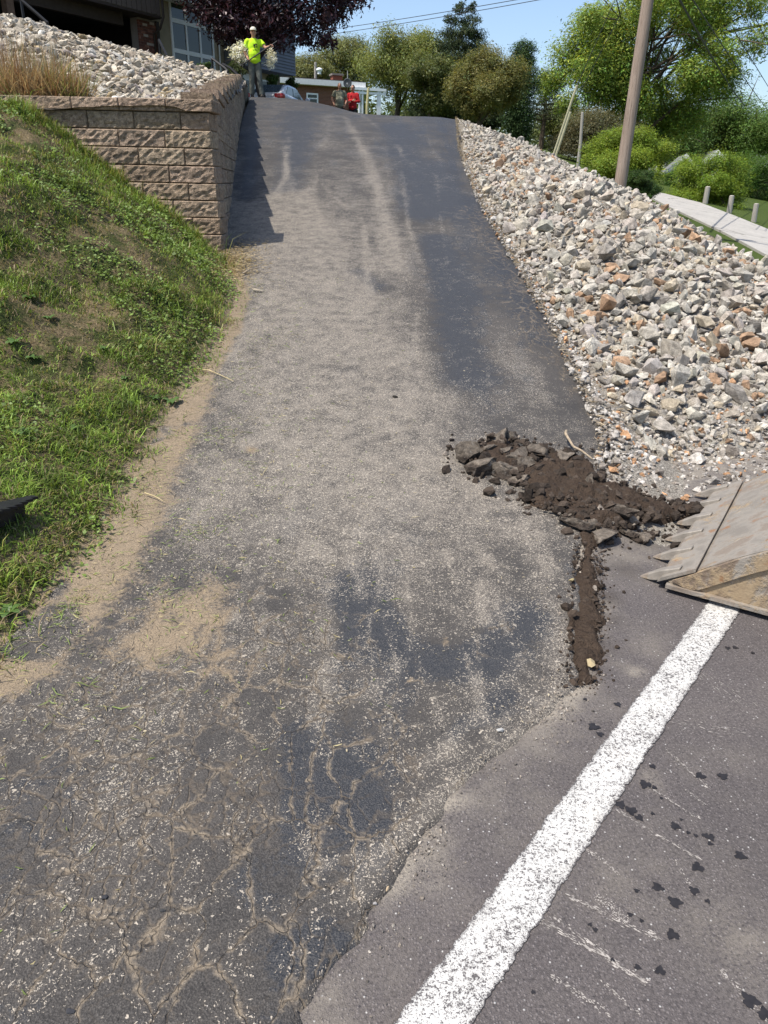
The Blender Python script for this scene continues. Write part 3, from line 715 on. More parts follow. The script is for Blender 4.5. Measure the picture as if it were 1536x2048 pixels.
blkEH = [block_mesh('block', BL*.62-G, BH-G, BD, 45+i, end=True, nx=9) for i in range(3)]
capA = [block_mesh('cap_stone', BL-G, CAPH-G, BD+.05, 50+i, .012) for i in range(4)]
capE = [block_mesh('cap_stone', BL-G, CAPH-G, BD+.05, 60+i, .012, end=True) for i in range(2)]
wall = empty('retaining_wall', (WC[0], WC[1], Z0), 0, 'brown split face block retaining wall with stepped top left of the driveway', 'retaining wall')
WCV = Vector((WC[0], WC[1], Z0))
def put_block(me, name, pos, rz):
    o = bpy.data.objects.new(name, me); COL.objects.link(o); o.parent = wall
    o.location = Vector([float(x) for x in pos])-WCV; o.rotation_euler = (0, 0, rz)
    v = random.uniform(.82, 1.16); o.color = (v*random.uniform(.98, 1.04), v, v*random.uniform(.95, 1.03), 1)
    return o
# front face
for k in range(-1, 8):
    sb = .014*(k+1); x = WC[0]-.010*(k+1); first = True
    while x > WC[0]-4.4:
        if first: L = BL if k % 2 == 0 else BL*.62
        else: L = BL
        me = (random.choice(blkE) if k % 2 == 0 else random.choice(blkEH)) if first else random.choice(blkA)
        xl = x-L
        if Z0+BH*(k+1) > zgrass(np.array(x-L*.2 if not first else x), np.array(WC[1]-.1))-.12:
            put_block(me, 'block', (xl, WC[1]+sb+random.uniform(-.004, .004), Z0+BH*k), 0)
        x = xl; first = False
x = WC[0]-.07; first = True
while x > WC[0]-4.6:
    L = BL; put_block(capE[0] if first else random.choice(capA), 'cap_stone', (x-L+.035, WC[1]+.09, Z0+BH*8), 0); x -= L; first = False
# long side along the drive
ang = math.atan2(WDIR[1], WDIR[0]); wn2 = np.array([WDIR[1], -WDIR[0]])
STEP, END = 1.27, 15.3
kmax = 8+int(END/STEP)
for k in range(-1, kmax):
    s = .30+ (0 if k % 2 else BL/2) + .0
    s0 = .306 if k < 8 else (k-7)*STEP
    if k >= 8: s = s0
    else:
        # closing half block at the corner
        if k % 2 == 0:
            pass
        s = s0
    first = True
    while s < END-.1:
        L = BL; me = None
        if first and k < 8 and k % 2 == 0: L = BL/2; me = random.choice(blkH)
        g = float(zdrive(WC[0]+WDIR[0]*s, WC[1]+WDIR[1]*s))
        if Z0+BH*(k+1) > g-.06:
            P = WC+WDIR*s-wn2*(.014*(k+1)+random.uniform(-.004, .004))
            if k >= 8 and first:
                # exposed end of a step: its split end looks towards the camera, turn the block
                q = WC+WDIR*s-wn2*(.014*(k+1))
                put_block(random.choice(blkE), 'block', (*(q-wn2*BL*math.cos(0)), Z0+BH*k), ang-math.pi/2)
                s += BD+.003
                first = False
                continue
            put_block(me or random.choice(blkA), 'block', (P[0], P[1], Z0+BH*k), ang)
        s += L; first = False
# caps on each step
for i in range(0, kmax-7):
    sa = i*STEP+(.33 if i == 0 else -.03); sb_ = (i+1)*STEP-.02
    if sa > END-.3: break
    n = max(1, int(round((min(sb_, END)-sa)/BL))); L = (min(sb_, END)-sa)/n
    for j in range(n):
        P = WC+WDIR*(sa+j*L)-wn2*(.014*(8+i)-.025)
        o = put_block(random.choice(capA), 'cap_stone', (P[0], P[1], Z0+BH*(8+i)+.001), ang); o.scale = (L/BL, 1, 1)
        if i > 0 and j == 0:
            pass

# ------------------------------------------------------------------ loose rocks
M_ROCK = m_vcol('weathered limestone', .92, .46, 22, 120, .8, .02, True)
def lump_mesh(name, seed, sub=3):
    r = np.random.default_rng(seed); bm = bmesh.new(); bmesh.ops.create_icosphere(bm, subdivisions=sub, radius=1)
    V = np.array([v.co for v in bm.verts]); F = np.array([[v.index for v in f.verts] for f in bm.faces]); bm.free()
    for k in range(9):
        n = r.normal(size=3); n /= np.linalg.norm(n); e = V@n-r.uniform(.3, .62); V = V-np.maximum(e, 0)[:, None]*n
    return (V*np.array([1.6, r.uniform(1.0, 1.5), r.uniform(.8, 1.35)])).astype(np.float32), F.astype(np.int32)
def rock_mesh(name, seed, rounded=False, sub=2):
    r = np.random.default_rng(seed); bm = bmesh.new(); bmesh.ops.create_icosphere(bm, subdivisions=sub, radius=1)
    V = np.array([v.co for v in bm.verts]); F = np.array([[v.index for v in f.verts] for f in bm.faces]); bm.free()
    if not rounded:
        n_ = int(r.integers(12, 19)); Q = r.normal(size=(n_, 3)); Q /= np.linalg.norm(Q, axis=1, keepdims=True); Q *= r.uniform(.78, 1.08, (n_, 1)); Q *= np.array([1.0, r.uniform(.5, .95), r.uniform(.42, .85)])*1.16
        bm = bmesh.new(); [bm.verts.new(q) for q in Q]; bmesh.ops.convex_hull(bm, input=list(bm.verts)); bmesh.ops.triangulate(bm, faces=bm.faces); bm.verts.index_update(); bm.verts.ensure_lookup_table()
        V = np.array([v.co for v in bm.verts]); F = np.array([[v.index for v in f.verts] for f in bm.faces]); bm.free()
        return V.astype(np.float32), F.astype(np.int32)
        for k in range(9):
            n = r.normal(size=3); n /= np.linalg.norm(n); d = r.uniform(.28, .62)
            e = V@n-d; V = V-np.maximum(e, 0)[:, None]*n
        V *= 1+r.normal(size=(len(V), 1))*.05
        V *= np.array([1.0, r.uniform(.6, .95), r.uniform(.5, .85)])*1.75
    else:
        for k in range(4):
            n = r.normal(size=3); n /= np.linalg.norm(n); d = r.uniform(.6, .85)
            e = V@n-d; V = V-np.maximum(e, 0)[:, None]*n
        V *= np.array([1.0, r.uniform(.6, .9), r.uniform(.4, .7)])*1.1
    return V.astype(np.float32), F.astype(np.int32)
RV = [rock_mesh('rock', 100+i) for i in range(22)]
SV = [rock_mesh('stone', 200+i, i % 3 == 0) for i in range(15)]
SV = [(v*np.array([1, 1, .8], np.float32)*(1 if i % 3 == 0 else .95), f) for i, (v, f) in enumerate(SV)]
PV = [rock_mesh('p', 300+i, False, 1) for i in range(8)]
PB2 = [(v*np.array([1, .85, .75], np.float32)*1.35, f) for v, f in PV]
PB = [(v*np.array([1, .8, .62], np.float32)*1.2, f) for v, f in PV]
rock_me = []; stone_me = []
for V, F in RV: m_ = mesh_np('rock', V, F); m_.materials.append(M_ROCK); rock_me.append(m_)
for V, F in SV: m_ = mesh_np('stone', V, F); m_.materials.append(M_ROCK); stone_me.append(m_)
def rand_rot(r, n, flat=1.0):
    """random rotation matrices, mostly lying flat"""
    az = r.uniform(0, 2*math.pi, n); tx = r.normal(size=n)*.5*flat; ty = r.normal(size=n)*.5*flat
    out = np.zeros((n, 3, 3))
    for i in range(n):
        out[i] = np.array((Matrix.Rotation(az[i], 3, 'Z')@Matrix.Rotation(tx[i], 3, 'X')@Matrix.Rotation(ty[i], 3, 'Y')))
    return out
def merge_rocks(variants, idx, P, S, ROT, C):
    VV = []; FF = []; CC = []; n = 0
    for i in range(len(P)):
        V, F = variants[idx[i]]
        VV.append(V@ROT[i].T*S[i]+P[i]); FF.append(F+n); CC.append(np.tile(C[i], (len(V), 1))); n += len(V)
    return np.concatenate(VV), np.concatenate(FF), np.concatenate(CC)
class Packer:
    def __init__(s, cell): s.c = cell; s.g = {}
    def ok(s, x, y, r, k):
        i, j = int(x//s.c), int(y//s.c); m = int(math.ceil((r+s.c*.5)/s.c))+1
        for a in range(i-m, i+m+1):
            for b in range(j-m, j+m+1):
                for (q, w_, e) in s.g.get((a, b), ()):
                    if (q-x)**2+(w_-y)**2 < (k*(e+r))**2: return False
        return True
    def add(s, x, y, r): s.g.setdefault((int(x//s.c), int(y//s.c)), []).append((x, y, r))
def pack(xs, ys, rs, k, cell):
    p = Packer(cell); keep = []
    for i in np.argsort(-rs):
        if p.ok(xs[i], ys[i], rs[i], k): p.add(xs[i], ys[i], rs[i]); keep.append(i)
    return np.array(keep)

r2 = np.random.default_rng(21)
N = 190000
X = r2.uniform(.6, 9.5, N); Y = r2.uniform(3.6, 24, N)
q_edge = X-XRf(Y); side = bank_side(X, Y)
lowd = np.where(inpoly(X, Y, lp+[(20, -5), (-5, -5)]), -1, polydist(X, Y, lp))
fringe = .06+.10*fbm(X*1.5, Y*1.5, 3)+.10*(Y < 6)
ok = (q_edge > fringe) & (side < .9) & (lowd > -.12+.30*fbm(X*2, Y*2, 2))
X, Y, lowd, q_edge = X[ok], Y[ok], lowd[ok], q_edge[ok]
r = np.exp(r2.normal(size=len(X))*.50)*.0285
r *= np.interp(lowd, [0, .6, 1.5], [.55, .85, 1.0])*np.interp(q_edge, [0, .8], [.78, 1.0])*np.interp(Y, [7, 12, 19], [1.0, .9, .72])
r = np.clip(r, .018, .12)
kp = pack(X, Y, r, .60, .10); X, Y, r, lowd = X[kp], Y[kp], r[kp], lowd[kp]
Zr = zbank(X, Y)+r*r2.uniform(.05, .85, len(r))
orange = sm(fbm(X*.9+2.0, Y*.55+7, 3), .50, .66)*.30+.035+.16*sm(X-.42*Y, -1.9, -.9)
rc = r2.random(len(X)); u = r2.uniform(.80, 1.16, len(X))[:, None]
Cg = np.array([.37, .33, .275])*u*np.stack([1+.025*r2.normal(size=len(X)), np.ones(len(X)), 1+.03*r2.normal(size=len(X))], 1)
Cw = np.array([.42, .385, .325])*u; Co = np.array([.33, .215, .135])*u; Ct = np.array([.38, .32, .235])*u; Cd = np.array([.24, .215, .185])*u
C = Cg.copy(); kind = np.zeros(len(X), int)
for cond, cc, kk in ((rc < orange*.5, Co, 1), ((rc >= orange*.5) & (rc < orange*.5+.05+orange*.3), Ct, 2), ((rc > .62) & (rc < .86), Cw, 3), (rc > .93, Cd, 4)):
    C[cond] = cc[cond]; kind[cond] = kk
ROT = rand_rot(r2, len(X), 1.7); idx = r2.integers(0, len(RV), len(X))
P = np.stack([X, Y, Zr], 1)
px, py, dz = proj(P); vis = (px > 0) & (px < 1536) & (py > 0) & (py < 2048)
size = np.where(vis, r/dz, 0); order = np.argsort(-size); big = order[:300]; rest = order[300:]
LAB = {0: 'grey limestone chunk lying among the loose rocks right of the driveway', 1: 'rusty orange stone lying among the pale rocks right of the driveway',
       2: 'tan sandy stone lying among the grey rocks right of the driveway', 3: 'whitish limestone chunk lying among the grey rocks right of the driveway', 4: 'dark brownish grey rock lying among pale rocks right of the driveway'}
GRP = {0: 'grey rocks of the bank', 1: 'orange rocks of the bank', 2: 'tan rocks of the bank', 3: 'whitish rocks of the bank', 4: 'dark rocks of the bank'}
ZN = lambda i: 'at the foot of the slope by the gravel' if lowd[i] < 1.15 else ('along the driveway edge' if X[i]-XRf(Y[i]) < .75 else ('near the crest of the slope' if size_crest[i] < .8 else 'in the middle of the slope'))
size_crest = polydist(X, Y, SILP); q70 = np.quantile(r[big], .7)
CN = ['grey limestone', 'rusty orange', 'tan sandy', 'whitish limestone', 'dark brownish grey']
for i in big:
    o = bpy.data.objects.new('rock', rock_me[idx[i]]); COL.objects.link(o)
    o.matrix_world = Matrix.LocRotScale(Vector(P[i]), Matrix(ROT[i].tolist()), Vector((r[i],)*3)); o.color = (*C[i], 1)
    lb = ('large ' if r[i] > q70 else 'small ')+CN[kind[i]]+' rock '+ZN(i); tag(o, lb, 'rock', lb.replace(' rock ', ' rocks '))
nearr = rest[size[rest] > np.quantile(size[rest][size[rest] > 0], .45)]; farr = np.setdiff1d(rest, nearr)
A_ = merge_rocks(RV, idx[nearr], P[nearr], r[nearr], ROT[nearr], C[nearr]); B_2 = merge_rocks(PB2, idx[farr] % 8, P[farr], r[farr], ROT[farr], C[farr])
V = np.concatenate([A_[0], B_2[0]]); F = np.concatenate([A_[1], B_2[1]+len(A_[0])]); CC = np.concatenate([A_[2], B_2[2]])
tag(link('loose_rocks', mesh_np('loose_rocks', V, F, CC), M_ROCK), 'smaller and farther loose rocks covering the bank right of the driveway', 'rocks', kind='stuff')
# fillers and gravel
def gravel(name, X, Y, zf, r, base, label, var=.3, sink=.2, cols=None):
    n = len(X); P = np.stack([X, Y, zf(X, Y)+r*sink], 1)
    u = r2.uniform(1-var, 1+var, n)[:, None]; C = (np.asarray(base)*u) if cols is None else cols*u
    V, F, CC = merge_rocks(PV, r2.integers(0, len(PV), n), P, r, rand_rot(r2, n), C)
    o = link(name, mesh_np(name, V, F, CC), M_ROCK); return tag(o, label, 'gravel', kind='stuff')
N = 60000; X = r2.uniform(.6, 5.5, N); Y = r2.uniform(3.3, 14, N); q_edge = X-XRf(Y)
lowd = polydist(X, Y, lp)*np.where(inpoly(X, Y, lp+[(20, -5), (-5, -5)]), -1, 1); side = bank_side(X, Y)
dens = np.exp(-np.maximum(0, q_edge-.1)/.25)*.45+np.exp(-np.abs(lowd-.15)/.4)*.9+.12
ok = (q_edge > -.05) & (lowd > -.55) & (side < .3) & (r2.random(N) < dens*.95); X, Y = X[ok], Y[ok]
cols = np.where(r2.random(len(X))[:, None] < .12, np.array([[.38, .22, .12]]), np.where(r2.random(len(X))[:, None] < .3, np.array([[.22, .19, .16]]), np.array([[.42, .385, .34]])))
gravel('gravel', X, Y, lambda a, b: np.maximum(np.where(a < XRf(b)+.02, zdrive(a, b), zbank(a, b)), np.where(a > XRf(b), gnd(a, b), 0.0)), np.exp(r2.normal(size=len(X))*.45)*.013, None, 'fine crushed stone along the driveway edge and the foot of the rocks', cols=cols)

# cream stones of the upper bed
N = 130000; X = r2.uniform(-12, WC[0]-.2, N); Y = r2.uniform(8.3, 25, N)
ok = (X < wallx(Y)-.36) & (Y > WC[1]+.42) & (upper_side(X, Y) < .8) & (X > -.62*Y+.2); X, Y = X[ok], Y[ok]
r = np.clip(np.exp(r2.normal(size=len(X))*.36)*.037, .018, .09)*np.interp(Y, [9, 18], [.9, 1.15]); kp = pack(X, Y, r, .66, .12); X, Y, r = X[kp], Y[kp], r[kp]
P = np.stack([X, Y, zupper(X, Y)+r*r2.uniform(.1, .5, len(X))], 1)
rc = r2.random(len(X)); u = r2.uniform(.7, 1.25, len(X))[:, None]
C = np.where(rc[:, None] < .6, [[.42, .365, .285]], np.where(rc[:, None] < .75, [[.28, .23, .175]], np.where(rc[:, None] < .87, [[.47, .44, .385]], np.where(rc[:, None] < .93, [[.24, .205, .185]], [[.38, .29, .17]]))))*u
kind = np.where(rc < .6, 0, np.where(rc < .75, 1, np.where(rc < .87, 2, np.where(rc < .93, 3, 4))))
ROT = rand_rot(r2, len(X), 1.0); idx = r2.integers(0, len(SV), len(X))
px, py, dz = proj(P); size = np.where((px > 0) & (px < 1536) & (py > 0), r/dz, 0); order = np.argsort(-size); big = order[:300]; rest = order[300:]
LAB = ['cream coloured stone in the bed above the block wall', 'brown stone among cream stones above the block wall', 'whitish stone in the bed above the block wall', 'dark grey stone among cream stones above the block wall', 'yellowish tan stone in the bed above the block wall']
q70 = np.quantile(r[big], .65)
for i in big:
    o = bpy.data.objects.new('stone', stone_me[idx[i]]); COL.objects.link(o)
    o.matrix_world = Matrix.LocRotScale(Vector(P[i]), Matrix(ROT[i].tolist()), Vector((r[i],)*3)); o.color = (*C[i], 1)
    zn = 'just behind the front wall caps' if Y[i] < WC[1]+1.3 else ('beside the stepped wall top' if X[i] > wallx(Y[i])-1.3 else 'higher up the bed below the house'); lb = ('large ' if r[i] > q70 else 'small ')+['cream', 'brown', 'whitish', 'dark grey', 'yellowish tan'][kind[i]]+' stone '+zn; tag(o, lb, 'stone', lb.replace(' stone ', ' stones '))
V, F, CC = merge_rocks(PB, idx[rest] % 8, P[rest], r[rest], ROT[rest], C[rest])
tag(link('bed_stones', mesh_np('bed_stones', V, F, CC), M_ROCK), 'smaller cream stones filling the bed above the block wall', 'stones', kind='stuff')

# ------------------------------------------------------------------ grass
def blades(X, Y, zf, h, wd, lean, col, r):
    n = len(X); az = r.uniform(0, 2*math.pi, n); d = np.stack([np.cos(az), np.sin(az), 0*az], 1); sd = np.stack([-np.sin(az), np.cos(az), 0*az], 1)
    b = np.stack([X, Y, zf(X, Y)-.008], 1); up = np.array([0, 0, 1.0])
    tw = r.uniform(-.8, .8, n)[:, None]; sd = sd+d*tw; sd /= np.linalg.norm(sd, axis=1, keepdims=True)
    m = b+up*(h*.6)[:, None]+d*(lean*h*.35)[:, None]; t = b+up*(h*(1-.25*lean))[:, None]+d*(lean*h)[:, None]
    V = np.stack([b-sd*(wd/2)[:, None], b+sd*(wd/2)[:, None], m-sd*(wd*.42)[:, None], m+sd*(wd*.42)[:, None], t], 1).reshape(-1, 3)
    i = np.arange(n)[:, None]*5; F = np.concatenate([i+[[0, 1, 3]], i+[[0, 3, 2]], i+[[2, 3, 4]]], 0)
    return V, F, np.repeat(col, 5, axis=0)
M_GRASS = m_leaf('grass blades', .5, .3, .3)
r3 = np.random.default_rng(5)
N = 330000; Y = .9+7.2*r3.random(N)**1.0; U = r3.random(N)**1.25*4.6-.06; X = XLf(Y)-U
P0 = np.stack([X, Y, zgrass(X, Y)], 1); px, py, dz = proj(P0); vis = (px > -160) & (px < 700) & (py < 2200)
patch = fbm(X*1.6, Y*1.6+3, 4); fine = fbm(X*6, Y*6, 3)
bare = sm(patch+.25*(fine-.47)+.05*sm(U, .8, 2.5), .46, .58)*sm(Y, 3.4, 5.0)*sm(U, .3, .9)
keep = vis & (r3.random(N) < (1-.62*bare)*np.where(U < .12, .25, 1)*np.interp(dz, [2, 8], [1.0, .75])); X, Y, patch, fine, bare, U = X[keep], Y[keep], patch[keep], fine[keep], bare[keep], U[keep]
n = len(X)
g = np.array([[.165, .240, .040]])*(r3.uniform(.5, 1.5, (n, 1))*(.62+.8*sm(fbm(X*9+2, Y*9, 3), .3, .62))[:, None]); yel = np.array([[.32, .31, .085]])*r3.uniform(.7, 1.2, (n, 1)); dead = np.array([[.34, .26, .15]])*r3.uniform(.6, 1.2, (n, 1))
c = r3.random(n); pd = .05+.62*bare+.22*(U < .2); py_ = .10+.40*(sm(fbm(X*2.3+5, Y*2.3, 3), .42, .62))
col = np.where(c[:, None] < pd[:, None], dead, np.where(c[:, None] < (pd+py_*.45)[:, None], yel, g))
h = np.exp(r3.normal(size=n)*.45)*np.interp(Y, [1.5, 5, 8], [.037, .031, .03])*(1-.45*bare)*(.7+.8*sm(fine, .35, .65)); h *= 1+1.2*sm(Y, 7.2, 8.0)
V, F, CC = blades(X, Y, zgrass, h, r3.uniform(.0028, .0075, n), r3.uniform(.25, 1.7, n), col, r3)
tag(link('grass', mesh_np('grass', V, F, CC), M_GRASS), 'short patchy green grass growing on the left bank', 'grass', kind='stuff')
# small round leaves (clover and the like)
N = 85000; Y = 1.0+7.0*r3.random(N); U = r3.random(N)*4.4; X = XLf(Y)-U
pt = sm(fbm(X*1.9+11, Y*1.9, 3)+.2*(fbm(X*7, Y*7, 2)-.4), .40, .58); k = r3.random(N) < pt*.8; X, Y = X[k], Y[k]; n = len(X)
z = zgrass(X, Y)+r3.uniform(.01, .05, n); s = np.exp(r3.normal(size=n)*.3)*.0080*np.interp(Y, [2, 8], [1, 1.25])
nv = np.stack([r3.normal(size=n)*.45, r3.normal(size=n)*.45-.2, np.ones(n)], 1); nv /= np.linalg.norm(nv, axis=1, keepdims=True)
t1 = np.cross(nv, r3.normal(size=(n, 3))); t1 /= np.linalg.norm(t1, axis=1, keepdims=True); t2 = np.cross(nv, t1); c0 = np.stack([X, Y, z], 1)
V = np.stack([c0+t1*s[:, None]*1.3, c0+t2*s[:, None]*.8, c0-t1*s[:, None]*1.1, c0-t2*s[:, None]*.8], 1).reshape(-1, 3)
F = np.arange(n)[:, None]*4+[[0, 1, 2, 3]]; col = np.array([[.15, .22, .045]])*r3.uniform(.5, 1.4, (n, 1))
tag(link('clover', mesh_np('clover', V, F, np.repeat(col, 4, 0)), M_GRASS), 'small round leaved ground cover mixed into the bank grass', 'ground cover', kind='stuff')
# broadleaf weeds
M_WEED = m_leaf('weed leaves', .45, .25, .35)
def weed_mesh(seed, nl=9, L=.085):
    r = np.random.default_rng(seed); V = []; F = []
    for i in range(nl):
        a = i*2.4+r.uniform(-.3, .3); l = L*r.uniform(.6, 1.1); wv = l*.24; d = np.array([math.cos(a), math.sin(a), 0]); s = np.array([-d[1], d[0], 0]); b = len(V)
        for u, ww, zz in ((0, .15, 0), (.3, .8, .32), (.6, 1, .42), (.85, .6, .36), (1, .05, .25)):
            V += [d*l*u+s*wv*ww+[0, 0, zz*l], d*l*u-s*wv*ww+[0, 0, zz*l+.004]]
        for k in range(4): F.append((b+2*k, b+2*k+1, b+2*k+3, b+2*k+2))
    c = np.array([.085, .15, .035]); me = mesh_np('broadleaf_weed', V, np.array(F), np.tile(c, (len(V), 1)), smooth=True); me.materials.append(M_WEED); return me
wm = [weed_mesh(i) for i in range(3)]
for i, (a, b, s, lab) in enumerate([(345, 808, .95, 'broad leaved weed overhanging the driveway edge at the grass'), (310, 800, 1.1, None), (60, 600, 1.4, None), (30, 690, 1.6, None), (100, 640, 1.2, None), (45, 870, 1.3, None), (150, 860, 1.0, None), (210, 700, 1.0, None), (20, 1230, 1.3, None), (70, 720, 1.2, None), (250, 760, .9, None)]):
    p = onsurf(a, b, lambda x, y: float(zgrass(np.array(x), np.array(y))) if x < XLf(y) else float(zdrive(x, y)))
    o = link('broadleaf_weed', wm[i % 3]); o.location = (p[0], p[1], p[2]+.004); o.scale = (s*.55,)*3 if i else (s,)*3; o.rotation_euler = (0, 0, i*1.3)
    tag(o, lab or 'small broad leaved weed among the bank grass', 'weed', 'weeds in the grass bank')

# crumbs along the seam of driveway and road
N = 13000; Y = r2.uniform(.5, 3.3, N); X = XRf(Y)+r2.normal(size=N)*.075+.01; k = r2.random(N) < .24*(.2+1.6*sm(fbm(X*7, Y*7, 3), .35, .65)); X, Y = X[k], Y[k]
cols = np.where(r2.random(len(X))[:, None] < .45, np.array([[.26, .22, .18]]), np.where(r2.random(len(X))[:, None] < .7, np.array([[.13, .115, .10]]), np.array([[.38, .34, .29]])))
gravel('seam_crumbs', X, Y, lambda a, b: np.where(a < XRf(b), zdrive(a, b)+.012, .002), np.clip(np.exp(r2.normal(size=len(X))*.5)*.0021, .001, .007), None, 'fine crumbs along the seam between driveway and road', cols=cols)
# ------------------------------------------------------------------ dug out corner: soil, broken asphalt
def mat_soil():
    t = NT('dark damp soil'); p = t.pos()
    n = t.noise(p, 9, 5, .65); f = t.noise(p, 70, 4, .7)
    c = t.mix(n, (.036, .026, .020), (.092, .064, .045)); c = t.mix(t.map(f, .5, .75, 0, .5), c, (.12, .09, .065)); c = t.mix(t.map(f, .42, .25, 0, .7), c, (.012, .010, .009))
    return t.done(t.bsdf(c, .95, 0, t.bump(t.math('ADD', f, t.noise(p, 25, 3)), .9, .03), .1))
M_SOIL = mat_soil()
gs = lambda a, b: onsurf(a, b, lambda x, y: float(gnd(x, y)))
def heap(name, outline, h, cell, soft, label, seed=0):
    P = [gs(*q) for q in outline]; P2 = [tuple(p[:2]) for p in P]
    x0, y0 = np.min([p[:2] for p in P], 0)-.15; x1, y1 = np.max([p[:2] for p in P], 0)+.15
    gx, gy = np.meshgrid(np.arange(x0, x1, cell), np.arange(y0, y1, cell))
    ins = inpoly(gx, gy, P2); d = polydist(gx, gy, P2, True)*np.where(ins, 1, -1)
    d = d+(fbm(gx*9+seed, gy*9, 4)-.47)*.12
    m = sm(d, -.03, soft)
    n = fbm(gx*8+seed*3, gy*8, 4); n2 = fbm(gx*26, gy*26+seed, 3)
    z = gnd(gx, gy)+h*m*(.25+1.5*n)+.045*m*n2-.03*(1-m)-.006
    F = grid_faces(*gx.shape); md = m.ravel(); F = F[(md[F] > .001).any(1)]
    o = link(name, mesh_np(name, np.stack([gx, gy, z], -1).reshape(-1, 3), F, smooth=True), M_SOIL)
    tag(o, label, kind='stuff'); return P2
hp = heap('soil_heap', [(935, 905), (1000, 880), (1060, 895), (1180, 930), (1215, 965), (1300, 1000), (1410, 1020), (1400, 1040), (1300, 1052), (1250, 1075), (1160, 1066), (1060, 1015), (1030, 965), (985, 950), (940, 935)], .036, .012, .09, 'dark brown soil dug up around the broken asphalt', 1)
hs = heap('soil_trail', [(1150, 1065), (1200, 1062), (1208, 1200), (1202, 1290), (1200, 1360), (1165, 1378), (1136, 1370), (1140, 1230)], .013, .010, .05, 'narrow trail of dark crumbly soil running down to the road', 2)
# clods
r4 = np.random.default_rng(9)
def clods(name, poly, n, spread, rmed, base, label):
    a = np.array(poly); x0, y0 = a.min(0)-spread; x1, y1 = a.max(0)+spread
    X = r4.uniform(x0, x1, n*8); Y = r4.uniform(y0, y1, n*8); d = polydist(X, Y, poly, True)*np.where(inpoly(X, Y, poly), -1, 1)
    k = r4.random(len(X)) < np.where(d < 0, .8, np.exp(-d/(spread*.33))*.6); X, Y = X[k][:n], Y[k][:n]
    n = len(X); r = np.clip(np.exp(r4.normal(size=n)*.62)*rmed, .002, .04); P = np.stack([X, Y, gnd(X, Y)+.03*sm(-polydist(X, Y, poly, True)*np.where(inpoly(X, Y, poly), -1, 1)*-1, 0, .1)*0+r*.4+np.where(inpoly(X, Y, poly), .030 if name == 'soil_clods' else .009, 0)], 1)
    C = np.array(base)*.8*r4.uniform(.6, 1.5, (n, 1)); pale = r4.random(n) < .05; C[pale] = [.26, .22, .18]
    V, F, CC = merge_rocks(PV, r4.integers(0, len(PV), n), P, r, rand_rot(r4, n), C)
    tag(link(name, mesh_np(name, V, F, CC), M_ROCK), label, kind='stuff')
clods('soil_clods', hp, 2300, .16, .0085, (.060, .045, .034), 'dark soil clods and pebbles scattered about the dug up corner')
clods('soil_crumbs', hs, 1500, .06, .0036, (.062, .045, .033), 'fine soil crumbs along the dark trail')
M_CHUNK = m_vcol('broken asphalt', .92, .55, 30, 130, 1.0, .012, True, (.17, .155, .135))
chV = [lump_mesh('asphalt_chunk', 500+i) for i in range(9)]
ch_me = []
for i, (V, F) in enumerate(chV):
    rr = np.random.default_rng(i); V = V*(1+.42*(fbm(V[:, 0]*3.2+i, V[:, 1]*3.2+V[:, 2]*2.6, 4)-.47))[:, None]+rr.normal(size=V.shape)*.034
    top = (V[:, 2] > .15)[:, None]; c = np.where(top, [[.115, .10, .083]], [[.048, .039, .032]])  # grey tops made paler than the sides, sunlight on them put into the colour
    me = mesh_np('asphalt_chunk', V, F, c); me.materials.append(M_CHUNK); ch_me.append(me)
CH = [(938, 912, 24, 'leftmost', 0, 1), (968, 932, 27, '', .2, 1), (1000, 876, 27, 'topmost slab', .55, .6), (1021, 872, 15, 'small upright', 1.2, .6), (1003, 938, 26, '', .1, 1), (978, 898, 17, '', .3, 1), (1036, 910, 22, '', 0, 1),
      (1076, 904, 33, 'big grey topped', .25, .62), (1122, 914, 24, '', .2, .55), (1052, 934, 17, '', 0, 1), (1042, 958, 20, '', 0, .8), (1178, 966, 23, 'tilted pale faced', .8, .7), (1240, 1022, 42, 'long standing slab', 1.15, .42), (1152, 1044, 26, 'jagged slab', .3, .55),
      (1203, 1066, 27, 'flat slab', .15, .4), (1180, 1050, 18, '', .4, .7), (1215, 985, 17, '', 0, 1), (1286, 1078, 15, '', .1, 1), (1386, 1050, 14, 'lone black lump by the bucket teeth', 0, .9), (1310, 1066, 9, '', 0, 1), (1105, 962, 13, '', .2, 1), (1130, 940, 10, '', 0, 1),
      (1255, 1064, 15, '', .3, .7), (1130, 1030, 15, '', .2, .6), (1085, 940, 12, '', .3, 1), (1160, 930, 11, '', .3, .8), (960, 905, 14, '', .5, .8), (1065, 985, 11, '', 0, 1), (1010, 905, 18, '', .2, 1), (1270, 1040, 11, '', .1, .8)]
for i, (a, b, rp, ds, tilt, fl) in enumerate(CH):
    p = gs(a, b+rp*.45); r = rp/FPX*np.linalg.norm(p-[0, 0, CAMH])*1.0
    o = link('asphalt_chunk', ch_me[i % 9]); o.location = (p[0], p[1], p[2]+r*.42)
    o.scale = (r, r, r*fl*1.1); o.rotation_euler = (tilt*.9, tilt*.4, i*2.1)
    if 'long standing' in ds: o.scale = (r*1.1, r*.5, r*.35); o.rotation_euler = (.5, .25, 1.95); o.location.z = p[2]+.06
    v = random.uniform(.8, 1.2); o.color = (v, v*.95, v*.90, 1)
    tag(o, (ds+' broken asphalt chunk in the dug up corner' if 'by the' not in ds else 'lone black asphalt lump beside the bucket teeth') if ds else 'dark lump of broken asphalt in the soil heap', 'asphalt chunk', 'broken asphalt chunks')
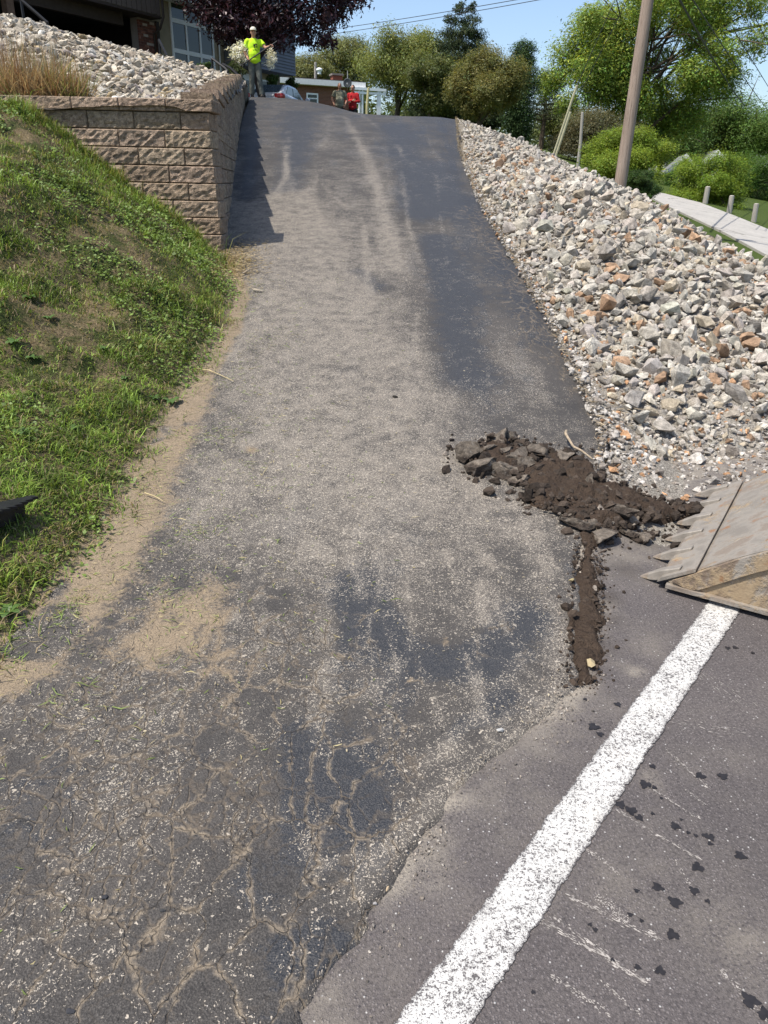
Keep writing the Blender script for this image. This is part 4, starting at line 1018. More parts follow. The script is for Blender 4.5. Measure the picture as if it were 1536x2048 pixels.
# loose bits on the drive and road
M_TAN = m_vcol('sandstone', .9, .2, 20, 90, .5, .01, False)
def bit(a, b, rp, v, col, name, label, cat, sc=(1, .8, .6), rz=0, mat=None):
    p = gs(a, b); r = rp/FPX*np.linalg.norm(p-[0, 0, CAMH]); V, F = RV[v]; me = mesh_np(name, V, F, np.tile(col, (len(V), 1)))
    o = link(name, me, mat or M_TAN); o.location = (p[0], p[1], p[2]+r*.35+(.02 if 'trail' in label else 0)); o.scale = tuple(r*k for k in sc); o.rotation_euler = (.2, .1, rz)
    return tag(o, label, cat)
bit(1141, 1172, 10, 2, (.45, .36, .19), 'stone', 'yellowish stone on the upper part of the dark soil trail', 'stone', (1, .7, .7), .9)
bit(1178, 1338, 12, 5, (.45, .36, .21), 'stone', 'yellowish stone on the lower end of the dark soil trail', 'stone', (1, .9, .7), .3)
bit(772, 1780, 11, 3, (.48, .37, .24), 'stone', 'tan stone at the seam of driveway and road in the foreground', 'stone', (1, .8, .6), 1)
bit(516, 584, 10, 7, (.38, .32, .24), 'stone', 'flat pale stone lying just below the wall corner', 'stone', (1.1, .6, .4), 0)
bit(790, 795, 6, 4, (.03, .026, .022), 'clod', 'small black clod alone in the middle of the driveway', 'clod')
bit(904, 883, 7, 1, (.04, .032, .028), 'clod', 'small black clod left of the broken asphalt', 'clod')
bit(210, 1797, 7, 8, (.05, .05, .055), 'pebble', 'dark pebble in the lower left cracked asphalt', 'pebble')
bit(140, 2024, 8, 9, (.05, .05, .055), 'pebble', 'dark pebble near the bottom left corner of the driveway', 'pebble')
bit(747, 1808, 8, 11, (.36, .34, .32), 'pebble', 'pale grey pebble beside the tan stone at the road seam', 'pebble')
bit(325, 1822, 5, 12, (.06, .06, .06), 'pebble', 'small dark pebble amid foreground cracks', 'pebble')
bit(1000, 1462, 8, 13, (.42, .41, .39), 'pebble', 'pale flat pebble at the driveway edge near the road', 'pebble')
# root and stalks
M_STRAW = m_plain('dry straw', (.46, .37, .20), .8, var=.3, scale=30)
M_ROOT = m_plain('pale root', (.33, .26, .18), .9, var=.3, scale=40)
def stalk(pts, rad, label, cat, mat, name, lift=.012):
    P = []
    for i, (a, b) in enumerate(pts): q = gs(a, b) if not (a < 470 and b > 600 and gs(a, b)[0] < XLf(gs(a, b)[1])) else gs(a, b); P.append([q[0], q[1], q[2]+lift*(1+.6*(i % 2))])
    P = np.array(P); t = np.linspace(0, len(P)-1, len(P)*4); Q = np.stack([np.interp(t, range(len(P)), P[:, k]) for k in range(3)], 1)
    mb = MB(); mb.tube(Q, np.linspace(rad, rad*.45, len(Q)), 6); return tag(mb.build(name, mat, smooth=True), label, cat)
stalk([(1131, 876), (1128, 890), (1145, 908), (1160, 925), (1184, 934)], .010, 'pale crooked root poking out at the edge of the broken asphalt', 'root', M_ROOT, 'root', .045)
stalk([(392, 740), (420, 746), (445, 755), (468, 768)], .004, 'long yellow straw stalk across the left driveway edge', 'straw stalk', M_STRAW, 'straw_stalk')
stalk([(290, 990), (310, 999), (328, 1007)], .0035, 'short pale straw stalk on the sandy driveway edge', 'straw stalk', M_STRAW, 'straw_stalk')
stalk([(485, 552), (500, 545), (516, 540)], .007, 'short brown twig below the wall corner', 'twig', M_ROOT, 'twig', .02)
stalk([(1155, 640), (1170, 665), (1190, 690)], .005, 'dry stem lying by the rocks at the right driveway edge', 'stem', M_STRAW, 'dry_stem', .04)

# clippings and straw litter along the left edge
def litter(name, X, Y, zf, L, wd, col, label, r):
    n = len(X); az = r.uniform(0, 2*math.pi, n); d = np.stack([np.cos(az), np.sin(az), r.normal(size=n)*.12], 1); s = np.stack([-np.sin(az), np.cos(az), r.normal(size=n)*.5], 1)
    c = np.stack([X, Y, zf(X, Y)+r.uniform(.003, .012, n)], 1); l = L[:, None]/2; wv = wd[:, None]/2; b = s*(r.normal(size=n)*.15)[:, None]*l
    V = np.stack([c-d*l-s*wv*.4, c-d*l*.9+s*wv*.4, c+b-s*wv, c+b+s*wv, c+d*l], 1).reshape(-1, 3)
    i = np.arange(n)[:, None]*5; F = np.concatenate([i+[[0, 2, 1]], i+[[1, 2, 3]], i+[[2, 4, 3]]])
    tag(link(name, mesh_np(name, V, F, np.repeat(col, 5, 0)), M_GRASS), label, kind='stuff')
N = 30000; Y = r4.uniform(.8, 7.4, N); U = r4.exponential(.34, N)-.12; X = XLf(Y)+U
k = (r4.random(N) < .30*np.interp(Y, [1, 3.6, 6, 7.4], [.9, 1.0, .4, .5])*(.25+1.6*sm(fbm(X*4, Y*4, 3), .35, .65))) & (U < 1.5); X, Y = X[k], Y[k]; n = len(X)
gcol = np.where(r4.random(n)[:, None] < .62, [[.19, .24, .065]], [[.36, .30, .15]])*r4.uniform(.6, 1.35, (n, 1))
litter('grass_clippings', X, Y, lambda a, b: np.where(a > XLf(b), zdrive(a, b)+.014, np.maximum(zgrass(a, b), zdrive(a, b))), np.exp(r4.normal(size=n)*.45)*.026, np.full(n, .0032), gcol, 'cut grass clippings strewn along the left side of the driveway', r4)
N = 5000; X = r4.normal(WC[0]+.12, .16, N); Y = r4.normal(WC[1]-.55, .42, N); k = (X > XLf(Y)-.25) & (Y < WC[1]+.5); X, Y = X[k], Y[k]; n = len(X)
litter('straw_litter', X, Y, lambda a, b: np.where(a > XLf(b), zdrive(a, b)+.016, np.maximum(zgrass(a, b), zdrive(a, b)))+r4.uniform(0, .02, len(a)), np.exp(r4.normal(size=n)*.4)*.035, np.full(n, .006), np.array([[.42, .33, .19]])*r4.uniform(.5, 1.3, (n, 1)), 'dry straw and leaf litter heaped below the wall corner', r4)
N = 9000; Y = r4.uniform(4, 20, N); X = XRf(Y)+r4.exponential(.16, N)-.05; n = N
litter('dry_debris', X, Y, lambda a, b: np.where(a < XRf(b), zdrive(a, b), zbank(a, b))+r4.uniform(.0, .05, len(a)), np.exp(r4.normal(size=n)*.5)*.03, np.full(n, .005), np.array([[.34, .27, .18]])*r4.uniform(.5, 1.4, (n, 1)), 'dry twigs and leaf bits between driveway edge and rocks', r4)
# flakes on the drive
N = 1700; Y = r4.uniform(1.6, 9, N); X = XLf(Y)+r4.random(N)*(XRf(Y)-XLf(Y)); n = N
litter('driveway_flakes', X, Y, lambda a, b: zdrive(a, b)+.014, np.exp(r4.normal(size=n)*.4)*.010, r4.uniform(.002, .005, n), np.array([[.46, .39, .27]])*r4.uniform(.6, 1.25, (n, 1)), 'scattered straw coloured flakes on the asphalt', r4)

# ------------------------------------------------------------------ oil drips and scrape marks on the road
M_OIL = m_plain('oil stain', (.020, .018, .019), .55, var=.3, scale=60)
mb = MB(); rr = np.random.default_rng(4)
for (a, b, rp) in [(1240, 1610, 10), (1262, 1622, 11), (1278, 1636, 8), (1305, 1628, 4), (1350, 1653, 9), (1376, 1666, 4), (1391, 1672, 4), (1410, 1672, 6), (1420, 1688, 5), (1420, 1675, 8), (1480, 1712, 10), (1395, 1735, 11), (1315, 1775, 10), (1388, 1782, 9), (1350, 1805, 12), (1273, 1782, 5), (1415, 1803, 5),
                   (1445, 1554, 9), (1305, 1534, 6), (1290, 1570, 11), (1308, 1576, 5), (1187, 1455, 11), (1200, 1470, 7), (1235, 1410, 7), (1170, 1400, 4), (1345, 1870, 11), (1275, 1935, 6), (1320, 1942, 9), (1500, 2002, 14), (1530, 2030, 12), (1190, 1860, 5), (1455, 1297, 5), (1470, 1296, 5), (1505, 1307, 4), (1225, 1920, 4), (1400, 1553, 9), (1260, 1830, 5), (1066, 1985, 4), (1180, 1850, 4), (1362, 1640, 3), (1322, 1597, 3), (1283, 1842, 4)]:
    p = onz(a, b, 0); r = rp/FPX*np.linalg.norm(p-[0, 0, CAMH])*.78; ph = rr.uniform(0, 6, 3); P = []
    for k in range(22):
        th = 2*math.pi*k/22; q = r*(1+.22*math.sin(3*th+ph[0])+.16*math.sin(5*th+ph[1])+.10*math.sin(9*th+ph[2])); P.append((p[0]+q*1.15*math.cos(th), p[1]+q*1.05*math.sin(th)))
    zc = (fbm(np.array(p[0]*1.5), np.array(p[1]*1.5), 2)-.4)*.006+.0035
    mb.poly([(x, y, float(zc)) for x, y in P])
tag(mb.build('oil_spots', M_OIL, fix=False), 'black oil drip spots on the road right of the white line', kind='stuff')
M_SCR = m_plain('scraped asphalt', (.31, .28, .25), .9, var=.45, scale=45)
mb = MB()
def scrape(a0, b0, a1, b1, wpx, n, dens=.5):
    P, Q = onz(a0, b0), onz(a1, b1); d = (Q-P)[:2]; L = np.linalg.norm(d); d /= L; s = np.array([-d[1], d[0]])
    for i in range(int(n*1.6)):
        u = rr.random(); l = rr.uniform(.01, .07)*L; off = rr.normal()*wpx/FPX*1.6; c = P[:2]+d*u*L+s*off; hw = rr.uniform(.0007, .0020)
        z = float((fbm(np.array(c[0]*1.5), np.array(c[1]*1.5), 2)-.4)*.006+.003)
        a = c-d*l/2; b = c+d*l/2
        mb.poly([(*(a), z), (*(c+s*hw), z), (*(b), z), (*(c-s*hw), z)])
for q in [(1130, 1790, 1320, 1880, 4, 60), (1195, 1790, 1255, 1845, 7, 90), (1080, 1840, 1300, 1970, 4, 80), (1060, 1800, 1240, 1930, 4, 50), (1170, 1695, 1240, 1750, 3, 40), (1230, 1620, 1400, 1720, 3, 40), (1330, 1500, 1420, 1580, 3, 35), (1290, 1570, 1400, 1640, 2, 40), (1100, 1950, 1220, 2030, 4, 50), (1440, 1940, 1536, 2040, 5, 50), (1370, 1580, 1410, 1610, 2, 30), (1350, 1720, 1390, 1790, 2, 20), (1300, 1440, 1500, 1470, 14, 40), (1340, 1290, 1500, 1420, 20, 40), (1200, 1960, 1290, 2040, 2, 20)]: scrape(*q)
tag(mb.build('scrape_marks', M_SCR, fix=False), 'pale scrape marks scored into the road surface', kind='stuff')

# ------------------------------------------------------------------ excavator bucket
def mat_bucket(name, steel=.5):
    t = NT(name); p = t.obj()
    n = t.noise(p, 6, 5, .65, .6); f = t.noise(p, 40, 4, .7); s = t.n('ShaderNodeTexNoise', Vector=t.n('ShaderNodeMapping', Vector=p, Scale=(5, 5, 2)).outputs[0], Scale=1.6, Detail=5.0, Roughness=.65).outputs['Fac']
    c = t.mix(t.map(s, .35, .65, 0, 1, True), (.21, .185, .155), (.32, .285, .24))
    c = t.mix(t.map(s, .50, .62, 0, .8*(1-steel)+.42, True), c, (.17, .125, .09))
    mud = t.map(t.math('ADD', n, t.math('MULTIPLY', f, .35)), .58+.20*steel, .76+.20*steel, 0, .95, True)
    c = t.mix(mud, c, t.mix(f, (.20, .14, .085), (.40, .30, .18)))
    c = t.mix(t.map(t.noise(p, 11, 4, .6), .62, .72, 0, .8, True), c, (.27, .13, .055))
    return t.done(t.bsdf(c, t.map(mud, 0, 1, .5, .95), .15*steel, t.bump(t.math('ADD', t.math('MULTIPLY', mud, .7), t.math('MULTIPLY', f, .6)), .5, .012), .4))
M_BST = mat_bucket('worn bucket steel', .75); M_BMUD = mat_bucket('mud caked bucket steel', .0)
K = onz(1338, 1160, .05); Lf = onz(1440, 985, .05); Be = onz(1536, 1221, .05)
ul = (Lf-K); WB = np.linalg.norm(ul); ul /= WB; ub_ = (Be-K); ub_ -= ul*(ub_@ul)*.92; ub_ /= np.linalg.norm(ub_)
bucket = empty('excavator_bucket', (K[0], K[1], 0), 0, 'muddy steel excavator bucket lying on the road with its teeth pointing left', 'bucket')
def bp(b, wv, z): return np.array([0, 0, 0])+np.array([ub_[0], ub_[1], 0])*b+np.array([ul[0], ul[1], 0])*wv+np.array([0, 0, z])
prof = np.array([(0, .055), (.05, .088), (.14, .155), (.26, .245), (.40, .335), (.58, .43), (.78, .50), (1.0, .52), (1.2, .46), (1.34, .32), (1.38, .16)])
tt = np.linspace(0, len(prof)-1, 34); pb = np.interp(tt, range(len(prof)), prof[:, 0]); pz = np.interp(tt, range(len(prof)), prof[:, 1])
V = []; nW = 18
for i in range(len(tt)):
    for j in range(nW): V.append(bp(pb[i], WB*j/(nW-1), pz[i]+.004*(vnoise(pb[i]*14, j*.9)-.5)))
for i in range(len(tt)):
    for j in range(nW):
        dz_ = .022; V.append(bp(pb[i]+.014, WB*j/(nW-1), pz[i]-dz_))
F = grid_faces(len(tt), nW); n0 = len(tt)*nW; F2 = grid_faces(len(tt), nW)[:, ::-1]+n0; rim = []
for j in range(nW-1):
    rim += [(j, n0+j, n0+j+1, j+1), ((len(tt)-1)*nW+j, (len(tt)-1)*nW+j+1, n0+(len(tt)-1)*nW+j+1, n0+(len(tt)-1)*nW+j)]
for i in range(len(tt)-1):
    rim += [(i*nW, (i+1)*nW, n0+(i+1)*nW, n0+i*nW), (i*nW+nW-1, n0+i*nW+nW-1, n0+(i+1)*nW+nW-1, (i+1)*nW+nW-1)]
me = mesh_np('shell', V, np.concatenate([F, F2, np.array(rim)])); bm = bmesh.new(); bm.from_mesh(me); bmesh.ops.recalc_face_normals(bm, faces=bm.faces); bm.to_mesh(me); bm.free()
link('shell', me, M_BST, bucket)
ulv = np.array([ul[0], ul[1], 0])
for wv, nm in ((-.014, 'near'), (WB+.002, 'far')):
    out = [bp(pb[i], wv, pz[i]-.004) for i in range(len(tt))]+[bp(1.30, wv, .05), bp(.5, wv, .042), bp(.02, wv, .035)]
    mb = MB(); mb.prism(out, ulv*.012); o = mb.build('side_plate', M_BMUD, bucket)
    inner = []; 
    for i in range(len(tt)):
        a = np.array([pb[min(i+1, len(tt)-1)]-pb[max(i-1, 0)], pz[min(i+1, len(tt)-1)]-pz[max(i-1, 0)]]); a /= np.linalg.norm(a); nn = np.array([a[1], -a[0]])
        inner.append((pb[i]+nn[0]*.062+.02, max(pz[i]+nn[1]*.062, .045)))
    off = -ulv*.012 if nm == 'near' else ulv*.012
    mb = MB(); m2 = MB()
    for i in range(1, len(tt)-1):
        A = [bp(pb[i], wv+(0 if nm == 'near' else .012), pz[i]-.002), bp(pb[i+1], wv+(0 if nm == 'near' else .012), pz[i+1]-.002), bp(*((inner[i+1][0],)), wv+(0 if nm == 'near' else .012), inner[i+1][1]), bp(inner[i][0], wv+(0 if nm == 'near' else .012), inner[i][1])]
        mb.prism(A, off)
    mb.build('edge_band', M_BMUD, o)
    mb = MB(); mb.bar(bp(-.005, wv-.004, .034), bp(1.3, wv-.004, .043), .034, .018); mb.build('wear_strip', M_BST, o)
mb = MB(); lipo = [bp(-.045, -.02, .036), bp(.10, -.02, .128), bp(.10, -.02, .146), bp(-.03, -.02, .062)]; mb.prism(lipo, ulv*(WB+.04)); lipb = mb.build('cutting_edge', M_BST, bucket)
def tooth_mesh():
    mb = MB(); a = []
    # sections along b from root to tip: half width, bottom z, top z
    for (b, hw, z0, z1) in ((.035, .026, .070, .118), (.0, .027, .046, .100), (-.045, .023, .028, .078), (-.075, .017, .016, .056), (-.115, .010, .010, .028), (-.128, .007, .009, .015)):
        a.append([bp(b, -hw, z0), bp(b, hw, z0), bp(b, hw*.8, z1), bp(b, -hw*.8, z1)])
    V = np.concatenate(a); F = [(0, 1, 2, 3), tuple(len(V)-4+k for k in (3, 2, 1, 0))]
    for i in range(len(a)-1):
        for k in range(4): F.append((i*4+k, (i+1)*4+k, (i+1)*4+(k+1) % 4, i*4+(k+1) % 4))
    mb.add(V, F); me = mb.mesh('tooth'); bm = bmesh.new(); bm.from_mesh(me)
    bmesh.ops.bevel(bm, geom=list(bm.edges), offset=.004, segments=1, affect='EDGES'); bm.to_mesh(me); bm.free(); me.materials.append(M_BST); return me
tm = tooth_mesh()
for j in range(6):
    o = link('tooth', tm, None, bucket); o.location = tuple(ulv*(.03+(WB-.06)*j/5)); o.rotation_euler = (0, 0, random.uniform(-.05, .05))

# serrated black steel at the left
M_BLKST = m_plain('black painted steel', (.018, .016, .017), .45, .3, var=.3, scale=20, bump=.2, bscale=90)
pa = onsurf(-60, 1085, lambda x, y: float(zgrass(np.array(x), np.array(y)))); pt_ = onsurf(72, 1028, lambda x, y: float(zgrass(np.array(x), np.array(y))))
d = pt_-pa; L = np.linalg.norm(d); d /= L; sx = np.cross(d, [0, 0, 1.0]); sx /= np.linalg.norm(sx); uz = np.cross(sx, d)
sr = empty('serrated_bar', pa+[0, 0, .0], 0, 'black steel bar with a serrated edge lying on the grass at the left', 'steel bar')
nt = 9; top = []
for i in range(nt+1):
    t = i/nt; wv = .045*(1-.75*max(0, t-.55)/.45)
    top.append((t, wv))
out = [(t, -wv*.9) for t, wv in top]
for i in range(nt, 0, -1):
    t0, w0 = top[i]; t1, w1 = top[i-1]
    out += [(t0-.002, w0*1.0+.034*(1-t0*.5)), (t1+.03/nt, w1*1.0)]
outl = [d*(t*L)+sx*wv+uz*(.12-.03*t) for t, wv in out]
mb = MB(); mb.prism(outl, -uz*.012); mb.build('serrated_plate', M_BLKST, sr)
mb = MB(); mb.bar(d*0+uz*.06-sx*.01, d*L*.82+uz*.05-sx*.01, .035, .09, uz); mb.build('backing_bar', M_BLKST, sr)

# ------------------------------------------------------------------ dry ornamental grass above the wall
def strap_leaves(B, az, el, L, wd, col, droop, seg=5):
    """arching strap leaves: B base points, az/el launch direction"""
    n = len(B); d = np.stack([np.cos(az)*np.cos(el), np.sin(az)*np.cos(el), np.sin(el)], 1); s = np.stack([-np.sin(az), np.cos(az), 0*az], 1); V = []
    for k in range(seg+1):
        u = k/seg; c = B+d*(L*u)[:, None]; c[:, 2] -= droop*L*u*u; ww = wd*(1-u)**.7+.0006
        V += [c-s*ww[:, None]/2, c+s*ww[:, None]/2]
    V = np.stack(V, 1).reshape(-1, 3); m = 2*(seg+1); i = np.arange(n)[:, None]*m
    F = np.concatenate([i+[[2*k, 2*k+1, 2*k+3, 2*k+2]] for k in range(seg)]); return V, F, np.repeat(col, m, 0)
def dry_clump(n, cx, cy, rad, hgt, seed, green):
    r = np.random.default_rng(seed); a = r.uniform(0, 6.283, n); q = rad*np.sqrt(r.random(n)); B = np.stack([cx+q*np.cos(a), cy+q*np.sin(a)*.6, 0*q], 1); B[:, 2] = zupper(B[:, 0], np.maximum(B[:, 1], 8.6))-.02
    az = a+r.normal(size=n)*.7; el = np.clip(r.normal(1.15, .35, n), .25, 1.5); L = hgt*r.uniform(.5, 1.15, n)
    c = np.array([[.42, .32, .21]])*r.uniform(.45, 1.3, (n, 1)); g = r.random(n) < green; c[g] = np.array([.24, .27, .09])*r.uniform(.7, 1.2, (g.sum(), 1))
    br = r.random(n) < .25; c[br] = np.array([.26, .15, .085])
    return strap_leaves(B, az, el, L, r.uniform(.005, .011, n), c, r.uniform(.05, .5, n))
pc = [at(-10, 190, 8.75), at(45, 192, 8.8), at(100, 194, 8.85), at(140, 192, 8.9)]
for i, (p, h, g, lab) in enumerate(zip(pc, (.76, .74, .68, .56), (.05, .08, .15, .45), ('large tan clump of dry ornamental grass at the left end of the wall', 'reddish tan clump of dry ornamental grass above the wall', 'pale tan clump of dry ornamental grass with a few green blades', 'small half green clump of ornamental grass above the second wall cap'))):
    V, F, C = dry_clump(760, p[0], p[1], .19, h, 60+i, g)
    o = link('ornamental_grass', mesh_np('ornamental_grass', V, F, C), M_GRASS); tag(o, lab, 'ornamental grass', 'dry ornamental grass clumps')
# dry stems hanging where bank and wall meet
N = 900; u = r4.random(N); X = WC[0]-.05-3.4*u; Y = np.full(N, WC[1]-.05)-r4.random(N)*.18; n = N
B = np.stack([X, Y, zgrass(X, Y)-.01], 1)
V, F, C = strap_leaves(B, r4.uniform(3.3, 6.1, n), r4.uniform(.1, 1.2, n), r4.uniform(.06, .22, n), r4.uniform(.003, .006, n), np.where(r4.random(n)[:, None] < .6, [[.42, .34, .19]], [[.16, .22, .06]])*r4.uniform(.6, 1.2, (n, 1)), r4.uniform(.1, .6, n), 3)
tag(link('dry_stems', mesh_np('dry_stems', V, F, C), M_GRASS), 'dry grass stems where the bank meets the wall face', 'stems', kind='stuff')
# ------------------------------------------------------------------ foliage
M_BARK = m_plain('bark', (.10, .075, .055), .95, var=.4, scale=14, bump=.6, bscale=30)
M_FOL = m_leaf('tree leaves', .5, .38, .25)
M_NEEDLE = m_leaf('evergreen foliage', .6, .15, .15)
M_PURPLE = m_leaf('purple maple leaves', .38, .12, .4)
def leaf_cloud(blobs, n, size, col, seed, clump=.35, per=14, upb=.8, shell=.5, asp=.6, cvar=.35, hue=.10):
    """leaves gathered in clumps spread through ellipsoids (centre, radii)"""
    r = np.random.default_rng(seed); vol = np.array([b[1][0]*b[1][1]*b[1][2] for b in blobs])**.75; vol /= vol.sum()
    nc = max(4, n//per); bi = r.choice(len(blobs), nc, p=vol); c = np.array([b[0] for b in blobs])[bi]; rad = np.array([b[1] for b in blobs])[bi]
    d = r.normal(size=(nc, 3)); d /= np.linalg.norm(d, axis=1, keepdims=True); q = (shell+(1-shell)*r.random(nc))[:, None]*(.82+.25*r.random((nc, 1)))
    cc = c+d*rad*q; k = np.repeat(np.arange(nc), per); m = len(k)
    sp = np.cbrt(np.prod(rad, 1))[k][:, None]*clump*.5
    p = cc[k]+r.normal(size=(m, 3))*sp*np.array([1, 1, .8])
    out = d[k]; nv = out*.6+np.array([0, 0, upb])+r.normal(size=(m, 3))*.55; nv /= np.linalg.norm(nv, axis=1, keepdims=True)
    t1 = np.cross(nv, r.normal(size=(m, 3))); t1 /= np.linalg.norm(t1, axis=1, keepdims=True); t2 = np.cross(nv, t1)
    s = size*np.exp(r.normal(size=m)*.25)[:, None]
    V = np.stack([p-t1*s+t2*s*asp*.3, p+t2*s*asp, p+t1*s-t2*s*asp*.6], 1).reshape(-1, 3); F = np.arange(m)[:, None]*3+[[0, 1, 2]]
    cv = np.exp(r.normal(size=nc)*cvar*.6)[k]*np.exp(r.normal(size=m)*cvar*.5); hv = r.normal(size=(nc, 1))[k]*hue
    C = np.array(col)[None]*cv[:, None]*np.concatenate([1+hv, np.ones((m, 1)), 1-hv*.5], 1)
    return V, F, np.repeat(np.clip(C, 0, 1), 3, 0), cc
def limbs(base, top, r0, ends, seed, n=7):
    """tapered trunk with limbs reaching towards some leaf clumps"""
    r = np.random.default_rng(seed); base = np.array(base, float); top = np.array(top, float); mb = MB()
    T = np.linspace(0, 1, n); tr = base+(top-base)*T[:, None]+np.concatenate([np.zeros((1, 3)), r.normal(size=(n-1, 3))*r0*.5]); mb.tube(tr, r0*(1-.75*T)*np.where(T == 0, 1.3, 1), 9)
    for e in ends:
        u = r.uniform(.25, .85); i = u*(n-1); a = np.array([np.interp(i, range(n), tr[:, k]) for k in range(3)]); mid = (a+e)/2+[0, 0, .12*np.linalg.norm(e-a)]
        q = np.array([a, a*.6+mid*.4, mid, mid*.4+e*.6, e])+r.normal(size=(5, 3))*r0*.25; q[0] = a; ra = r0*(1-.75*u)*.6; mb.tube(q, np.linspace(ra, ra*.15, 5), 6)
        for kk in range(2):
            e2 = e+r.normal(size=3)*np.linalg.norm(e-a)*.25; mb.tube([q[2], (q[2]+e2)/2+[0, 0, .1], e2], [ra*.45, ra*.3, ra*.08], 5)
    return mb
def tree(name, label, cat, px, D, top, bot, wpx, n, size, col, seed, shape='round', mat=None, trunk_r=None, group=None, depth=1.0, nl=9, ground_z=None, trunk_col=None, **kw):
    """crown given by its outline in the picture and its distance; it gets real depth and stands on the ground there"""
    c = at(px, (top+bot)/2, D); t = D/ray(px, (top+bot)/2)[1]; zt, zb = at(px, top, D)[2], at(px, bot, D)[2]
    W = wpx/FPX*t/2; H = (zt-zb)/2; gz = float(zfar(c[0], D))-.1 if ground_z is None else ground_z
    r = np.random.default_rng(seed); B = []
    if shape == 'round':
        for i in range(16):
            d = r.normal(size=3); d /= np.linalg.norm(d); k = r.uniform(.30, .66); B.append((c+d*np.array([W*k, W*depth*k, H*k]), np.array([W, W*depth, H])*r.uniform(.28, .50)))
    elif shape == 'vase':
        for i in range(18):
            u = r.random(); ww = W*(.30+.62*math.sin(math.pi*min(1, .18+u*.72))); a = r.uniform(0, 6.28); k = r.uniform(.2, .72)
            B.append((np.array([c[0]+ww*k*math.cos(a), D+ww*depth*k*math.sin(a), zb+2*H*u*.86+.1*H]), np.array([ww*.42, ww*.42, H*.24])))
    elif shape == 'maple':
        for i in range(64):
            d = r.normal(size=3); d /= np.linalg.norm(d); k = r.uniform(.40, 1.0); B.append((c+d*np.array([W*k, W*k*.9, H*k]), np.array([W, W, H])*np.array([.21, .21, .21])*r.uniform(.55, 1.25)))
    elif shape == 'cone':
        nl_ = 11
        for i in range(nl_):
            u = i/(nl_-1); ww = W*(1-u)**.75+W*.08; nb = max(3, int(7*(1-u))+2)
            for j in range(nb):
                a = 6.28*j/nb+i*.7; B.append((np.array([c[0]+ww*.62*math.cos(a), D+ww*.62*math.sin(a), zb+2*H*u-.10*ww]), np.array([ww*.58, ww*.58, H*.11+.05])))
    elif shape == 'column':
        for i in range(9):
            u = i/8; ww = W*(.55+.75*math.sin(math.pi*(.15+.72*u)))*.8; B.append((np.array([c[0]+r.normal()*W*.1, D, zb+2*H*(u*.9+.05)]), np.array([ww, ww, H*.2])))
    elif shape == 'dome':
        for i in range(20):
            a = r.uniform(0, 6.28); k = r.uniform(.1, .68); u = r.uniform(.02, .78)*(1-.45*k*k); B.append((np.array([c[0]+W*k*math.cos(a), D+W*depth*k*math.sin(a), zb+2*H*u]), np.array([W*.36, W*.36*depth, H*.30])))
    V, F, C, cc = leaf_cloud(B, int(n*2.6), size*.62, tuple(x*1.25 for x in col), seed+1, **{**dict(per=18), **kw})
    root = empty(name, (c[0], D, gz), 0, label, cat, group); off = np.array([c[0], D, gz])
    link('crown', mesh_np('crown', V-off, F, C), mat or M_FOL, root)
    tr = trunk_r or max(.04, W*.055); ends = cc[r.choice(len(cc), min(nl, len(cc)), replace=False)]-off
    m = limbs((0, 0, 0), (0, 0, (zb-gz)+(zt-zb)*.72), tr, ends, seed+2); m.build('trunk', trunk_col or M_BARK, root, smooth=True)
    return root
OL = (.125, .135, .035); GR = (.075, .12, .025); DK = (.028, .045, .018); BRT = (.12, .20, .025)
TG = 'trees beyond the driveway'
# behind the crest, left to right
tree('tree', 'olive green tree behind the brick house, left of the distant thin pole', 'tree', 610, 74, 100, 215, 165, 16000, .15, (.13, .135, .05), 11, group=TG)
tree('tree', 'hazy olive tree right behind the brick chimney', 'tree', 690, 78, 70, 215, 170, 17000, .15, (.135, .145, .05), 12, group=TG)
tree('tree', 'tall loose yellow green tree standing left of the dark spruce', 'tree', 800, 66, 30, 225, 250, 30000, .14, (.14, .16, .045), 13, group=TG, shell=.25)
tree('tree', 'mid green bushy tree at the foot of the dark spruce', 'tree', 860, 60, 100, 240, 150, 15000, .13, (.085, .10, .03), 14, group=TG)
tree('spruce_tree', 'tall dark spruce with drooping branches rising above the olive trees', 'spruce tree', 922, 64, -12, 230, 185, 50000, .15, (.034, .047, .02), 15, 'cone', M_NEEDLE, asp=.42, upb=.3, shell=.25)
tree('tree', 'rounded olive yellow tree in front of the spruce at the top of the rocks', 'tree', 965, 46, 74, 270, 180, 34000, .09, (.135, .13, .04), 16, group=TG, shell=.3, clump=.25)
tree('arborvitae', 'narrow dark green column shaped evergreen right of the rounded olive tree', 'evergreen tree', 1042, 50, 88, 285, 76, 16000, .09, (.04, .068, .022), 17, 'column', M_NEEDLE)
# thin pine with open whorls
pb0 = at(1082, 285, 66); pz = float(zfar(pb0[0], 66)); t0 = 66/ray(1082, 200)[1]; s0 = t0/FPX
pine = empty('pine_tree', (pb0[0], 66, pz), 0, 'thin sparse pine with open layered branches against the sky', 'pine tree')
ztop = at(1082, 152, 66)[2]-pz; mb = MB(); mb.tube([(0, 0, 0), (.1, 0, ztop*.5), (0, 0, ztop)], [.22, .15, .04], 8)
rp = np.random.default_rng(3); BB = []
for i in range(9):
    z = ztop*(.42+.58*i/8.5); w_ = (1.35-.09*i)*(1.0+.3*rp.random())
    for j in range(5):
        a = 6.28*j/5+i; e = np.array([w_*math.cos(a), w_*math.sin(a), z+.15]); mb.tube([(0, 0, z), e*[.5, .5, 1]+[0, 0, -.06], e], [.05, .035, .012], 5); BB.append((e*[.78, .78, 1]+[0, 0, .1], np.array([.5, .5, .3]))); BB.append((e*[.4, .4, 1]+[0, 0, .2], np.array([.35, .35, .3])))
